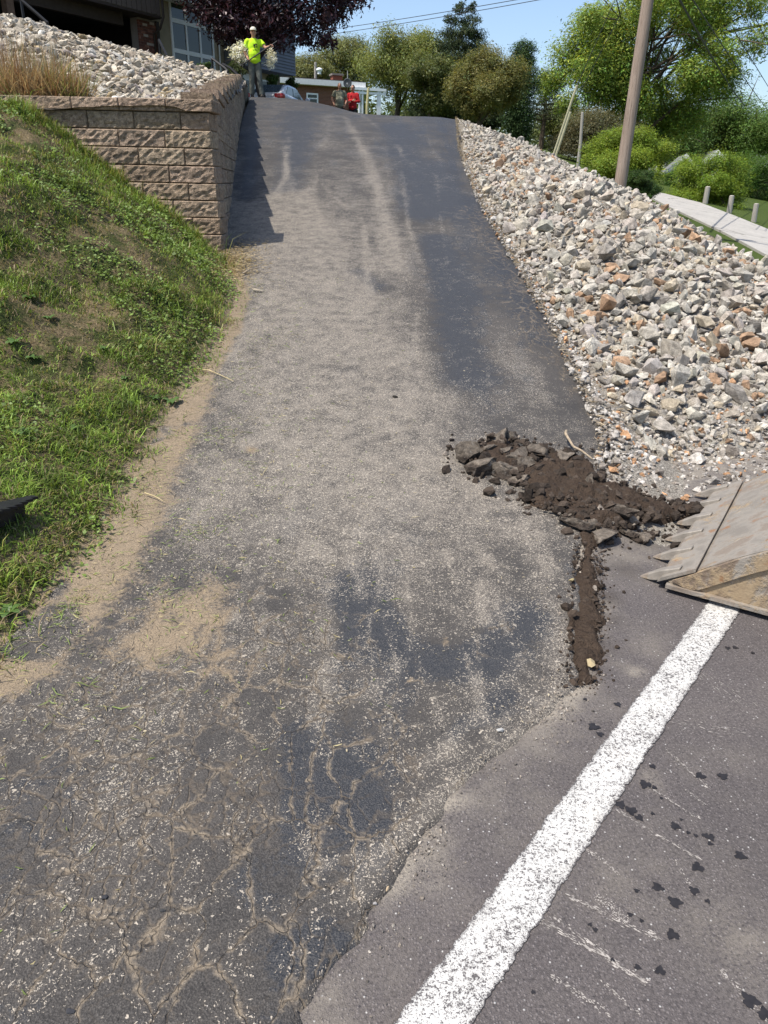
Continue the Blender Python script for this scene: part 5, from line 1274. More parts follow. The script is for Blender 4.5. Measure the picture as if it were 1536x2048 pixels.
mb.build('trunk', M_BARK, pine); V, F, C, cc = leaf_cloud(BB, 5200, .12, (.06, .075, .04), 4, asp=.25, per=10, clump=.9); link('crown', mesh_np('crown', V, F, C), M_NEEDLE, pine)
# right side
tree('thicket_tree', 'brownish leafless looking thicket tree behind the bright shrubs', 'tree', 1180, 52, 200, 330, 230, 18000, .10, (.095, .09, .045), 21)
tree('maple_tree', 'big bright green maple filling the sky behind the utility pole', 'maple tree', 1292, 58, -120, 320, 450, 62000, .15, (.15, .20, .035), 22, 'maple', trunk_r=.34, nl=26, shell=.3, clump=.42, cvar=.5, hue=.16, ground_z=float(zfar(19, 58))-.2)
tree('tree', 'broad mid green tree at the right edge behind the hedge', 'tree', 1505, 78, 165, 340, 270, 26000, .15, (.085, .14, .028), 23, group='trees behind the neighbouring houses', shell=.4)
tree('tree', 'dull brownish green tree left of the broad green tree at the right edge', 'tree', 1420, 80, 195, 340, 170, 16000, .15, (.10, .12, .04), 24, group='trees behind the neighbouring houses')
tree('tree', 'dark green tree low behind the maple trunk', 'tree', 1330, 76, 180, 345, 240, 20000, .15, (.075, .12, .028), 25, group='trees behind the neighbouring houses')
tree('tree', 'pale green tree half hidden behind the thicket', 'tree', 1125, 72, 185, 330, 170, 10000, .16, (.10, .12, .04), 27, group='trees behind the neighbouring houses')
tree('burning_bush', 'bright yellow green rounded shrub behind the utility pole', 'shrub', 1252, 25, 234, 385, 225, 30000, .05, (.15, .205, .025), 31, 'dome', group='rounded shrubs by the neighbouring drive', upb=1.4, cvar=.25)
tree('burning_bush', 'yellow green rounded shrub behind the short wooden posts', 'shrub', 1414, 37, 276, 445, 205, 38000, .066, (.14, .20, .024), 32, 'dome', group='rounded shrubs by the neighbouring drive', upb=1.4, cvar=.25)
tree('dark_shrub', 'small dark green rounded shrub at the foot of the utility pole', 'shrub', 1288, 21.5, 326, 392, 92, 12000, .032, (.04, .07, .016), 33, 'dome')
tree('hedge_shrub', 'large dark green shrub at the right edge behind the lawn', 'shrub', 1505, 50, 284, 425, 180, 24000, .075, (.065, .12, .02), 34, 'dome')
tree('hedge_shrub', 'dark green shrub between the two yellow green shrubs', 'shrub', 1345, 44, 330, 392, 60, 4000, .06, (.06, .11, .02), 36, 'dome')
# far wooded skyline closing the view
V_, F_, C_, nn = [], [], [], 0
rw = np.random.default_rng(8); BB = []
for i in range(90):
    a = rw.uniform(-.62, .62); Dd = rw.uniform(110, 170); x = Dd*math.tan(a); z = float(zfar(x, Dd)); hgt = rw.uniform(5, 9); BB.append((np.array([x, Dd, z+hgt*.55]), np.array([5, 4, hgt*.55])))
V, F, C, cc = leaf_cloud(BB, 30000, .42, (.075, .10, .03), 9, per=20)
tag(link('woods', mesh_np('woods', V, F, C), M_FOL), 'far green woods along the skyline behind the houses', 'woods', kind='stuff')

# purple maple over the entry
pm = at(540, -60, 30.2); gz = float(zl(30))-.1; root = empty('purple_maple', (at(520, 150, 29.9)[0], 29.9, gz), 0, 'dark purple leaved maple hanging over the house entry', 'maple tree'); off = np.array(root.location)
BB = []; ru = np.random.default_rng(12)
for (a, b, rp_) in [(420, 10, 52), (470, 30, 60), (530, 40, 62), (590, 30, 62), (650, 40, 48), (640, 85, 30), (600, 75, 34), (545, 80, 34), (480, 72, 36), (440, 60, 30), (680, 15, 42), (700, -30, 60), (380, -20, 44), (450, -70, 90), (560, -80, 100), (640, -70, 80), (520, -170, 90), (610, -180, 80), (450, -160, 70)]:
    for dy in (-1.2, .0, 1.2):
        c = at(a+ru.normal()*8, b+ru.normal()*5, 30.6+dy*1.1); rr_ = rp_/FPX*26.5; BB.append((c, np.array([rr_, rr_*.9, rr_*.72])))
V, F, C, cc = leaf_cloud(BB, 48000, .068, (.036, .013, .016), 13, per=18, asp=.75, shell=.3, cvar=.5, hue=.15, upb=.5)
link('crown', mesh_np('crown', V-off, F, C), M_PURPLE, root)
m = limbs((0, 0, 0), (0, 0, 5.0), .16, [cc[i]-off for i in ru.choice(len(cc), 16, replace=False)], 14); m.build('trunk', m_plain('dark bark', (.035, .026, .022), .95, var=.4, scale=14), root, smooth=True)

# ------------------------------------------------------------------ utility pole, wires, little poles and posts
def mat_wood(name, a, b, sc=1.0):
    t = NT(name); p = t.obj(); s = t.n('ShaderNodeMapping', Vector=p, Scale=(14*sc, 14*sc, .6*sc)).outputs[0]
    n = t.noise(s, 2.2, 5, .7, .3); c = t.mix(t.map(n, .3, .7, 0, 1), a, b); c = t.mix(t.map(t.noise(s, 6, 3, .6), .58, .7, 0, .7), c, tuple(x*.35 for x in a))
    return t.done(t.bsdf(c, .9, 0, t.bump(n, .5, .01), .15))
M_POLE = mat_wood('weathered pole wood', (.20, .15, .115), (.37, .29, .23)); M_POST = mat_wood('grey post wood', (.26, .235, .20), (.42, .39, .34))
PD = 19.0; p1 = at(1240, 372, PD); p2 = at(1297, -8, PD); ax = (p2-p1)/(p2[2]-p1[2]); gz = float(zfar(p1[0], PD))-.3
base = p1+ax*(gz-p1[2]); pole = empty('utility_pole', base, 0, 'tall weathered wooden utility pole behind the rock bank', 'utility pole')
zs = np.linspace(0, 10.5, 22); mb = MB(); mb.tube([ax*z for z in zs], .150-.0045*zs, 16); mb.build('pole', M_POLE, pole, smooth=True)
M_DARKM = m_plain('dark hardware', (.03, .03, .032), .5, .5); M_GREY = m_plain('grey ceramic', (.35, .34, .33), .35)
mb = MB(); mb.obox(ax*9.9+[0, -.17, 0], np.eye(3), (1.1, .05, .06)); xa = mb.build('cross_arm', M_POLE, pole)
for x in (-1.0, -.4, .4, 1.0): mb = MB(); mb.tube([ax*9.96+[x, -.17, 0], ax*10.05+[x, -.17, .06], ax*10.15+[x, -.17, .1]], [.035, .05, .02], 8); mb.build('insulator', M_GREY, xa)
M_WIRE = m_plain('overhead wire', (.035, .035, .038), .6); M_GUARD = m_plain('pale yellow guy guard', (.50, .47, .30), .6)
def wire(name, P, rad, label, cat, mat=M_WIRE, sag=.0, group=None):
    P = np.array(P, float); t = np.linspace(0, 1, 24); Q = P[0]+(P[1]-P[0])*t[:, None]; Q[:, 2] -= sag*4*t*(1-t); mb = MB(); mb.tube(Q, rad, 5); return tag(mb.build(name, mat), label, cat, group)
topw = base+ax*9.7
WG = 'overhead wires'
wire('overhead_wire', [at(560, 72, 60), at(1120, -16, 40)], .016, 'upper of the two thin wires crossing the sky left of the spruce', 'wire', sag=.1, group=WG)
wire('overhead_wire', [at(560, 82, 60), at(1120, -8, 40)], .016, 'lower of the two thin wires crossing the sky left of the spruce', 'wire', sag=.1, group=WG)
wire('overhead_wire', [at(1352, -14, 21), at(1490, 212, 60)], .028, 'thick black cable slanting down in front of the maple', 'wire', sag=.15, group=WG)
wire('overhead_wire', [at(1380, -10, 22), at(1540, 225, 60)], .018, 'dark cable running down behind the thick black cable', 'wire', sag=.1, group=WG)
wire('overhead_wire', [at(1484, -16, 24), at(1560, 132, 55)], .014, 'thin wire at the top right corner of the sky', 'wire', group=WG)
wire('overhead_wire', [at(1470, 64, 24), at(1560, 212, 55)], .014, 'thin wire low at the right edge beside the maple', 'wire', group=WG)
g1 = at(1104, 282, 21); gd = topw-g1
gw = empty('guy_wire', g1, 0, 'steel guy wire with a pale yellow guard anchored behind the rocks', 'guy wire'); e1 = at(1154, 171, 20.4)-g1
mb = MB(); mb.tube([(0, 0, -.6), e1], .030, 8); mb.build('guard', M_GUARD, gw); mb = MB(); e2 = at(1236, -14, 19.5)-g1; mb.tube([(0, 0, -.6), e1, e2], .008, 5); mb.build('cable', M_WIRE, gw)
g2 = at(1109, 284, 21.3); gw = empty('guy_wire', g2, 0, 'second guy wire with the shorter and steeper slanting guard', 'guy wire'); e1 = at(1141, 224, 20.9)-g2
mb = MB(); mb.tube([(0, 0, -.6), e1], .030, 8); mb.build('guard', M_GUARD, gw); mb = MB(); e2 = at(1262, -14, 19.4)-g2; mb.tube([e1, e2], .008, 5); mb.build('cable', M_WIRE, gw)
def simple_pole(name, px, y0, y1, D, rad, label, cat, mat, lean=0, group=None):
    a, b = at(px, y1, D), at(px+lean, y0, D); gz = float(zfar(a[0], D))-.2; o = empty(name, (a[0], D, gz), 0, label, cat, group)
    mb = MB(); mb.tube([(0, 0, 0), (0, 0, a[2]-gz), (b[0]-a[0], 0, b[2]-gz)], [rad, rad*.97, rad*.9], 10); mb.build('shaft', mat, o, smooth=False)
    mb = MB(); mb.tube([(b[0]-a[0], 0, b[2]-gz-.002), (b[0]-a[0], 0, b[2]-gz+rad*.25)], [rad*.92, rad*.5], 10); mb.build('cap', mat, o); return o
simple_pole('wooden_pole', 1161, 225, 285, 40, .075, 'thin grey wooden pole standing behind the bright shrub', 'pole', M_POST, 4)
simple_pole('wooden_pole', 631, 125, 190, 58, .10, 'thin bare pole standing behind the brick house', 'pole', M_POST)
for px, y0, y1, D, lab in ((1358, 358, 391, 30, 'farthest short wooden post beside the concrete drive'), (1410, 374, 407, 28, 'second farthest short wooden post, at the end of the yellow green shrub'), (1458, 392, 426, 26.3, 'second nearest short wooden post beside the concrete drive'), (1507, 408, 444, 24.8, 'nearest short wooden post beside the concrete drive')):
    a = at(px, y1, D); gp = onsurf(px, y1, zfar); simple_pole('wooden_post', px, y0, y1, gp[1], 4.9/FPX*gp[1], lab, 'wooden post', M_POST, 6, 'short wooden posts along the neighbouring drive')

# ------------------------------------------------------------------ the split level house on the left
HD = 31.0; O = at(322, 34, HD); e1 = np.array([.5, .866, 0]); inn = np.array([-.866, .5, 0]); up3 = np.array([0, 0, 1.0])
def hp_(a, b, z): return np.array([O[0], O[1], 0])+e1*a+inn*b+up3*z
def fac(px, py, b):
    d = ray(px, py); n = -inn; P0 = hp_(0, b, 0); t = ((P0-[0, 0, CAMH])@n)/(d@n); q = d*t+[0, 0, CAMH]; return (q-P0)@e1, q[2]
ZS = O[2]; house = empty('split_level_house', (O[0], O[1], 3.8), 0, 'brown and beige split level house with an open dark carport and tall white framed windows', 'house'); HO = np.array(house.location)
class HB(MB):
    def bx(s, a0, a1, b0, b1, z0, z1):
        c = hp_((a0+a1)/2, (b0+b1)/2, (z0+z1)/2)-HO; return s.obox(c, np.array([e1, inn, up3]), (abs(a1-a0)/2, abs(b1-b0)/2, abs(z1-z0)/2))
M_BROWN = m_plain('brown vertical siding', (.105, .082, .066), .7, var=.12, scale=3); M_DKBR = m_plain('dark brown trim', (.040, .028, .022), .6, var=.2); M_BEIGE = m_plain('beige stucco', (.34, .285, .20), .9, var=.1, scale=6, bump=.2); M_WHITE = m_plain('white window frame', (.82, .83, .82), .45, var=.05)
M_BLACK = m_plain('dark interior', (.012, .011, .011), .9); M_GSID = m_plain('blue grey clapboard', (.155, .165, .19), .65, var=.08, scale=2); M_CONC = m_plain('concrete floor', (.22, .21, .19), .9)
M_ROOF = m_plain('roof shingles', (.06, .05, .045), .95, var=.3, scale=20)
t = NT('window glass'); gl = t.bsdf((.02, .028, .024), .04, 0, None, .5); M_GLASS = t.done(gl)
M_BRICKS = [m_plain('brick', c, .9, var=.25, scale=20) for c in ((.16, .062, .042), (.115, .05, .038), (.22, .10, .07), (.38, .31, .26))]
M_MORT = m_plain('mortar', (.20, .17, .145), .95)
A0 = -13.0
m = HB(); m.bx(A0, 0, .02, 7, ZS, ZS+2.7); wl = m.build('upper_wall', M_BROWN, house)
for i in range(int(-A0/.22)): m = HB(); m.bx(-.02-.22*i-.19, -.02-.22*i, -.012, .022, ZS+.03, ZS+2.7); m.build('siding_board', M_BROWN, wl)
m = HB(); m.bx(A0, .02, -.02, .9, ZS-.06, ZS); m.build('soffit_trim', M_DKBR, house)
m = HB(); m.bx(A0, -1.25, .55, .75, ZS-.42, ZS-.06); m.build('header_beam', M_DKBR, house)
zf = ZS-2.75
m = HB(); m.bx(A0, 0, .4, 7, zf-.3, zf); m.build('garage_floor', M_CONC, house)
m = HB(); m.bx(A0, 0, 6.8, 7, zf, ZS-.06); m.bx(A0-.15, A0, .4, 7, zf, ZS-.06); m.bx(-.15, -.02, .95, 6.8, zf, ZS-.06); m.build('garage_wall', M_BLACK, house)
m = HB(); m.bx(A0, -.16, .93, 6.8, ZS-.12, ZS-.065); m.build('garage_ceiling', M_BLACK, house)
pa0, pa1 = fac(278, 70, .45)[0], fac(314, 80, .45)[0]
m = HB(); m.bx(pa0+.02, pa1-.02, .47, .85, zf, ZS-.07); pier = m.build('brick_pier', M_MORT, house)
nz_ = int((ZS-.1-zf)/.082); bm_ = {}
for k in range(nz_):
    x = pa0-(.11 if k % 2 else 0)
    while x < pa1-.04:
        x0, x1 = max(x, pa0), min(x+.215, pa1)
        if x1-x0 > .04:
            m = HB(); d = random.uniform(-.006, .006); m.bx(x0, x1-.011, .445+d, .5, zf+.082*k, zf+.082*k+.071); m.build('brick', M_BRICKS[random.choices(range(4), (5, 4, 2.2, 1.2))[0]], pier)
        x += .226
m = HB(); m.bx(pa1, pa1+.14, .42, .6, zf, ZS-.07); m.build('corner_post', M_DKBR, house)
m = HB(); m.tube([hp_(.06, -.06, ZS+2.6)-HO, hp_(.06, -.06, ZS+.0)-HO, hp_(.0, .1, ZS-.35)-HO, hp_(-.02, .38, ZS-.5)-HO, hp_(-.02, .38, zf)-HO], .045, 8); m.build('downspout', M_DKBR, house, smooth=True)
lp0 = fac(18, 20, .3)[0]
m = HB(); m.bx(lp0-.12, lp0+.12, .2, .45, zf-.3, ZS-.06); m.build('wooden_post', m_plain('stained wood post', (.12, .075, .05), .8, var=.3, scale=12), house)
# entry wing
BB_ = .75; aE = fac(446, 70, BB_)[0]; zE0 = 3.7
m = HB(); m.bx(.0, aE, BB_, 6.9, zE0, ZS+2.6); ew = m.build('entry_wall', M_BEIGE, house)
w0, w1 = fac(343, 70, BB_)[0], fac(424, 80, BB_)[0]; xm = 384
zt_, z1_, z2_, zb_ = [fac(xm, y, BB_)[1] for y in (10, 50, 108, 140)]
win = HB(); fw = .08
for z in (zt_, z1_, z2_, zb_): win.bx(w0, w1, BB_-.05, BB_+.02, z-fw*.9, z+fw*.9)
wx = [w0+(w1-w0)*k for k in (0, .345, .675, 1)]
for x in wx: win.bx(x-fw/2, x+fw/2, BB_-.055, BB_+.015, zb_-fw*.9, zt_+fw*.9)
wo = win.build('window', M_WHITE, house)
for i in range(3):
    for (za, zc) in ((zb_, z2_), (z2_, z1_), (z1_, zt_)):
        m = HB(); m.bx(wx[i]+fw/2, wx[i+1]-fw/2, BB_-.02, BB_-.008, za+fw*.9, zc-fw*.9); m.build('pane', M_GLASS, wo)
m = HB(); m.bx(-.1, aE+.1, BB_-.6, BB_+.1, fac(345, 6, BB_)[1], fac(345, -6, BB_)[1]); m.build('entry_fascia', M_WHITE, house)
xd = fac(437, 110, BB_)[0]; m = HB(); m.tube([hp_(xd, BB_-.06, zE0)-HO, hp_(xd, BB_-.06, ZS+2)-HO], .03, 6); m.build('downspout', M_WHITE, house)
# blue grey wing
aG0, aG1 = aE+.02, fac(590, 120, .3)[0]; zG = fac(585, 151, .3)[1]
m = HB(); m.bx(aG0, aG1, .32, 7, zG, ZS+3.0); gw_ = m.build('upper_wall', M_GSID, house)
k = 0; z = zG
while z < zG+2.3:
    m = HB(); c0 = hp_((aG0+aG1)/2, .30, z+.055)-HO; tl = .16; ax_ = np.array([e1, inn*math.cos(tl)+up3*math.sin(tl)*1.0, up3*math.cos(tl)-inn*math.sin(tl)*1.0*-1])
    V = [hp_(a, b, zz)-HO for a in (aG0, aG1+.03) for (b, zz) in ((.285, z+.004), (.325, z+.004), (.325, z+.118), (.315, z+.118))]
    m.add(V, [(0, 1, 2, 3), (7, 6, 5, 4), (0, 3, 7, 4), (0, 4, 5, 1), (1, 5, 6, 2), (2, 6, 7, 3)]); m.build('clapboard', M_GSID, gw_); z += .12
m = HB(); m.bx(aG0, aG1-.1, 1.1, 6.9, 3.4, zG); lw = m.build('lower_wall', M_BEIGE, house)
d0, d1 = fac(478, 160, 1.1)[0], fac(512, 160, 1.1)[0]
d0, d1 = aG1-2.9, aG1-1.9
m = HB(); m.bx(d0, d1, 1.05, 1.12, 3.5, zG-.15); dr = m.build('door', M_WHITE, house); m = HB(); m.bx(d0+.2, d1-.2, 1.035, 1.06, 4.4, zG-.4); m.build('pane', M_GLASS, dr)
m = HB(); m.bx(d1+.3, d1+.9, 1.05, 1.12, 4.3, zG-.25); wf = m.build('window', M_WHITE, house); m = HB(); m.bx(d1+.36, d1+.84, 1.04, 1.06, 4.36, zG-.31); m.build('pane', M_GLASS, wf)
m = HB(); m.bx(A0-.4, .3, -.5, 7.3, ZS+2.7, ZS+2.95); m.bx(.0, aG1+.4, -.3, 7.3, ZS+3.0, ZS+3.2); m.build('roof', M_ROOF, house)
# hand rails
M_RAIL = m_plain('black iron rail', (.02, .02, .021), .5, .4)
def rail(pts, label, zp=.8):
    P = np.array(pts); o = empty('hand_rail', P[0]-[0, 0, zp], 0, label, 'hand rail'); mb = MB(); mb.tube(P-P[0]+[0, 0, zp], .035, 6); mb.build('rail', M_RAIL, o)
    for p in (P[0], P[-1]): mb = MB(); mb.tube([p-P[0]+[0, 0, zp], p-P[0]+[0, 0, -.3]], .028, 6); mb.build('post', M_RAIL, o)
rail([at(424, 117, 23.5), at(450, 136, 23.2), at(456, 143, 23.1)], 'black iron hand rail sloping down towards the wall end')
rail([at(446, 128, 24.3), at(462, 137, 24.0), at(482, 156, 23.5)], 'second short black hand rail nearer the worker')
rail([at(42, 0, 18), at(70, 24, 18), at(95, 46, 18)], 'pale diagonal hand rail in front of the carport at top left')
rail([at(318, 80, 23), at(328, 100, 22.6), at(334, 112, 22.4)], 'thin dark hand rail below the house corner')
# shrubs at the house
tree('entry_shrub', 'small dark green shrub below the tall entry windows', 'shrub', 412, 24.5, 116, 152, 44, 1800, .04, (.04, .07, .018), 41, 'dome', ground_z=3.4)
tree('clipped_shrub', 'dark green clipped shrub behind the top of the block wall', 'shrub', 470, 26, 118, 162, 54, 2200, .04, (.045, .06, .018), 42, 'dome', ground_z=3.7)
fs = tree('flowering_shrub', 'white flowering shrub behind the worker', 'shrub', 478, 26.6, 88, 132, 40, 900, .045, (.10, .13, .05), 43, 'dome', ground_z=3.7)
c = at(480, 106, 26.4); V, F, C, cc = leaf_cloud([(c, np.array([.34, .3, .34])), (at(541, 116, 26.6), np.array([.16, .2, .35]))], 1300, .05, (.80, .78, .70), 44, per=9, cvar=.1, hue=.03, asp=.3); link('blossoms', mesh_np('blossoms', V-np.array(fs.location), F, C), M_FOL, fs)
tree('entry_shrub', 'green shrub at the far corner of the blue grey wing', 'shrub', 584, 38.6, 150, 186, 30, 2000, .06, (.06, .10, .02), 45, 'dome', ground_z=3.5)
tree('entry_shrub', 'mid green shrub beside the purple maple trunk', 'shrub', 545, 35.6, 138, 172, 34, 1600, .05, (.06, .10, .025), 46, 'dome', ground_z=3.7)

# ------------------------------------------------------------------ brick ranch house behind the crest
RD = 56.0; r0 = at(585, 168, RD); r1 = at(735, 188, RD+1.8); r1[2] = r0[2]; rv = (r1-r0); RL = np.linalg.norm(rv[:2]); rv = rv/RL; rin = np.array([-rv[1], rv[0], 0]); rin = rin if rin[1] > 0 else -rin
ranch = empty('brick_ranch_house', (r0[0], r0[1], 4.0), 0, 'low brick ranch house with white fascia beyond the driveway crest', 'house'); RO = np.array(ranch.location); ZE = r0[2]
class RBx(MB):
    def bx(s, a0, a1, b0, b1, z0, z1): return s.obox(np.array([r0[0], r0[1], 0])+rv*(a0+a1)/2+rin*(b0+b1)/2+up3*(z0+z1)/2-RO, np.array([rv, rin, up3]), (abs(a1-a0)/2, abs(b1-b0)/2, abs(z1-z0)/2))
def rfac(px, py, b=0):
    d = ray(px, py); P0 = np.array([r0[0], r0[1], 0])+rin*b; tt_ = ((P0-[0, 0, CAMH])@rin)/(d@rin); q = d*tt_+[0, 0, CAMH]; return (q-P0)@rv, q[2]
def mat_brickwall():
    t = NT('red brown brickwork'); p = t.obj()
    b = t.n('ShaderNodeTexBrick', Vector=t.n('ShaderNodeMapping', Vector=p, Rotation=(math.pi/2, 0, 0)).outputs[0], Color1=(.15, .065, .042), Color2=(.20, .085, .055), Mortar=(.22, .17, .14), Scale=1.0)
    b.inputs['Mortar Size'].default_value = .006; b.inputs['Brick Width'].default_value = .22; b.inputs['Row Height'].default_value = .08
    return t.done(t.bsdf(b.outputs[0], .9, 0, None, .15))
m = RBx(); m.bx(-4, RL-1.2, 0, 8, 3.5, ZE-.02); m.build('wall', mat_brickwall(), ranch)
m = RBx(); m.bx(-4.2, RL-.3, -.5, 8.5, ZE-.02, ZE+.30); rf = m.build('roof', m_plain('white roof edge', (.72, .71, .68), .6, var=.06), ranch)
m = RBx(); m.bx(-4.1, RL-.4, -.4, 8.4, ZE+.30, ZE+.36); m.build('roof_deck', M_ROOF, rf)
wa, wz0 = rfac(613, 206); wb, wz1 = rfac(636, 187)
m = RBx(); m.bx(wa, wb, -.05, .05, wz0-.1, wz1); wf = m.build('window', M_WHITE, ranch)
m = RBx(); zmid = (wz0+wz1)/2; m.bx(wa+.1, wb-.1, -.07, -.04, zmid+.03, wz1-.1); m.build('pane', M_GLASS, wf); m = RBx(); m.bx(wa+.1, wb-.1, -.07, -.04, wz0, zmid-.05); m.build('pane', M_GLASS, wf)
ca, cz = rfac(673, 152, 2.5); m = RBx(); m.bx(ca-.35, ca+.35, 2.2, 2.8, ZE+.3, cz); ch = m.build('chimney', m_plain('orange red brick', (.26, .085, .05), .9, var=.2), rf); m = RBx(); m.bx(ca-.42, ca+.42, 2.1, 2.9, cz, cz+.12); m.build('chimney_cap', M_MORT, ch)
# porch on the right: flat white roof on posts
pa, pz1 = rfac(716, 182, -.3); pbb, _ = rfac(765, 190, -.3); zP = rfac(762, 183, -.3)[1]
m = RBx(); m.bx(RL-1.3, pbb+.1, -.8, 4, zP-.04, zP+.12); m.bx(RL-1.3, pbb+.1, -.75, -.65, zP-.26, zP-.12); pr = m.build('porch_roof', M_WHITE, ranch)
for px in (718, 724, 757): a, _ = rfac(px, 200, -.6); m = RBx(); w_ = .13 if px == 757 else .06; m.bx(a-w_, a+w_, -.72, -.6, 3.6, zP-.04); m.build('porch_post', M_WHITE, pr)
for i in range(9): a = pbb-.05; m = RBx(); m.bx(a-.03, a+.03, -.5+.45*i, -.44+.45*i, 3.6, 4.9); m.build('baluster', M_WHITE, pr)
m = RBx(); m.bx(pbb-.09, pbb-.01, -.5, 3.4, 4.9, 4.98); m.build('porch_rail', M_WHITE, pr)
# dish and roof vent
dc = at(695, 166, RD-4); dish = empty('satellite_dish', (dc[0], dc[1], ZE+.36), 0, 'dark round satellite dish on the ranch house roof', 'satellite dish'); DZ_ = dc[2]-(ZE+.36)
mb = MB(); V = []; F = []; nr, na = 5, 18
for i in range(nr+1):
    q = .26*i/nr
    for k in range(na): th = 6.283*k/na; V.append((q*math.cos(th), -.05-.35*q*q*1.6+.08, q*math.sin(th)+DZ_))
for i in range(nr):
    for k in range(na): F.append((i*na+k, i*na+(k+1) % na, (i+1)*na+(k+1) % na, (i+1)*na+k))
mb.add(V, F); o = mb.build('reflector', m_plain('dark dish', (.05, .055, .06), .5), dish, smooth=True, fix=False); sd = o.modifiers.new('s', 'SOLIDIFY'); sd.thickness = .02
mb = MB(); mb.tube([(0, .1, 0), (0, .1, DZ_*.6), (0, .04, DZ_)], .03, 6); mb.tube([(0, -.02, DZ_-.34), (0, -.4, DZ_-.1)], .015, 6); mb.obox((0, -.42, DZ_-.08), np.eye(3), (.04, .06, .04)); mb.build('mount', M_GREY, dish)
vc = at(639, 167, RD-2); rvn = empty('roof_vent', (vc[0], vc[1], ZE+.36), 0, 'small round white roof vent on the ranch house roof', 'roof vent'); mb = MB(); mb.tube([(0, 0, 0), (0, 0, .18)], .12, 10); mb.build('pipe', M_WHITE, rvn); mb = MB(); mb.ell((0, 0, .24), (.2, .2, .12)); mb.build('hood', M_WHITE, rvn, smooth=True)
simple_pole('yellow_post', 734, 176, 214, 40, .07, 'pale yellow upright post beside the man in red', 'post', m_plain('pale yellow paint', (.50, .46, .24), .6), 3)

# neighbour's white gables between the shrubs
for i, (px, y, D, wpx, lab) in enumerate(((1372, 312, 66, 36, 'white gabled house peeking out between the two yellow green shrubs'), (1434, 304, 72, 40, 'grey roofed house with white gable trim above the right shrub'))):
    c = at(px, y, D); t_ = D/ray(px, y)[1]; W = wpx/FPX*t_*.85; gz = float(zfar(c[0], D)); h = c[2]-gz; o = empty('neighbour_house', (c[0], D, gz-.3), -.25+.1*i, lab, 'house')
    mb = MB(); mb.box((-W, 0, 0), (W, 9, h-1.0)); mb.prism([(-W, 0, h-1.0), (W, 0, h-1.0), (0, 0, h+.2)], (0, 9, 0)); wl = mb.build('wall', m_plain('white siding', (.62, .62, .60), .7), o)
    mb = MB()
    for s in (-1, 1): mb.prism([(0, -.3, h+.26), (s*(W+.4), -.3, h-1.24), (s*(W+.4), -.3, h-1.06), (0, -.3, h+.46)], (0, 9.6, 0))
    mb.build('roof', m_plain('grey shingles', (.17, .175, .18), .9, var=.2), o)
    mb = MB()
    for s in (-1, 1): mb.prism([(0, -.36, h+.1), (s*(W+.42), -.36, h-1.40), (s*(W+.42), -.36, h-1.05), (0, -.36, h+.47)], (0, .055, 0))
    mb.build('gable_trim', M_WHITE, o)
    for k in (-.5, .5): mb = MB(); mb.box((W*k-.5, -.04, h-2.4), (W*k+.5, .03, h-1.2)); wf = mb.build('window', M_WHITE, o); mb = MB(); mb.box((W*k-.42, -.06, h-2.32), (W*k+.42, -.03, h-1.28)); mb.build('pane', M_GLASS, wf)
# ------------------------------------------------------------------ people
def remeshed(name, mb, mat, parent, vox=.016, smooth_it=3, extra=None):
    me = mb.mesh(name); o = bpy.data.objects.new(name, me); COL.objects.link(o)
    md = o.modifiers.new('r', 'REMESH'); md.mode = 'VOXEL'; md.voxel_size = vox
    s = o.modifiers.new('s', 'SMOOTH'); s.iterations = smooth_it; s.factor = .5
    dg = bpy.context.evaluated_depsgraph_get(); m2 = bpy.data.meshes.new_from_object(o.evaluated_get(dg)); bpy.data.objects.remove(o)
    if extra is not None:
        bm = bmesh.new(); bm.from_mesh(m2); bm.from_mesh(extra.mesh('x')); bm.to_mesh(m2); bm.free()
    m2.name = name; m2.polygons.foreach_set('use_smooth', np.ones(len(m2.polygons), bool))
    c = m2.color_attributes.get('Col')
    if c: m2.color_attributes.remove(c)
    m2.materials.clear(); m2.materials.append(mat); r = link(name, m2, None, parent); return r
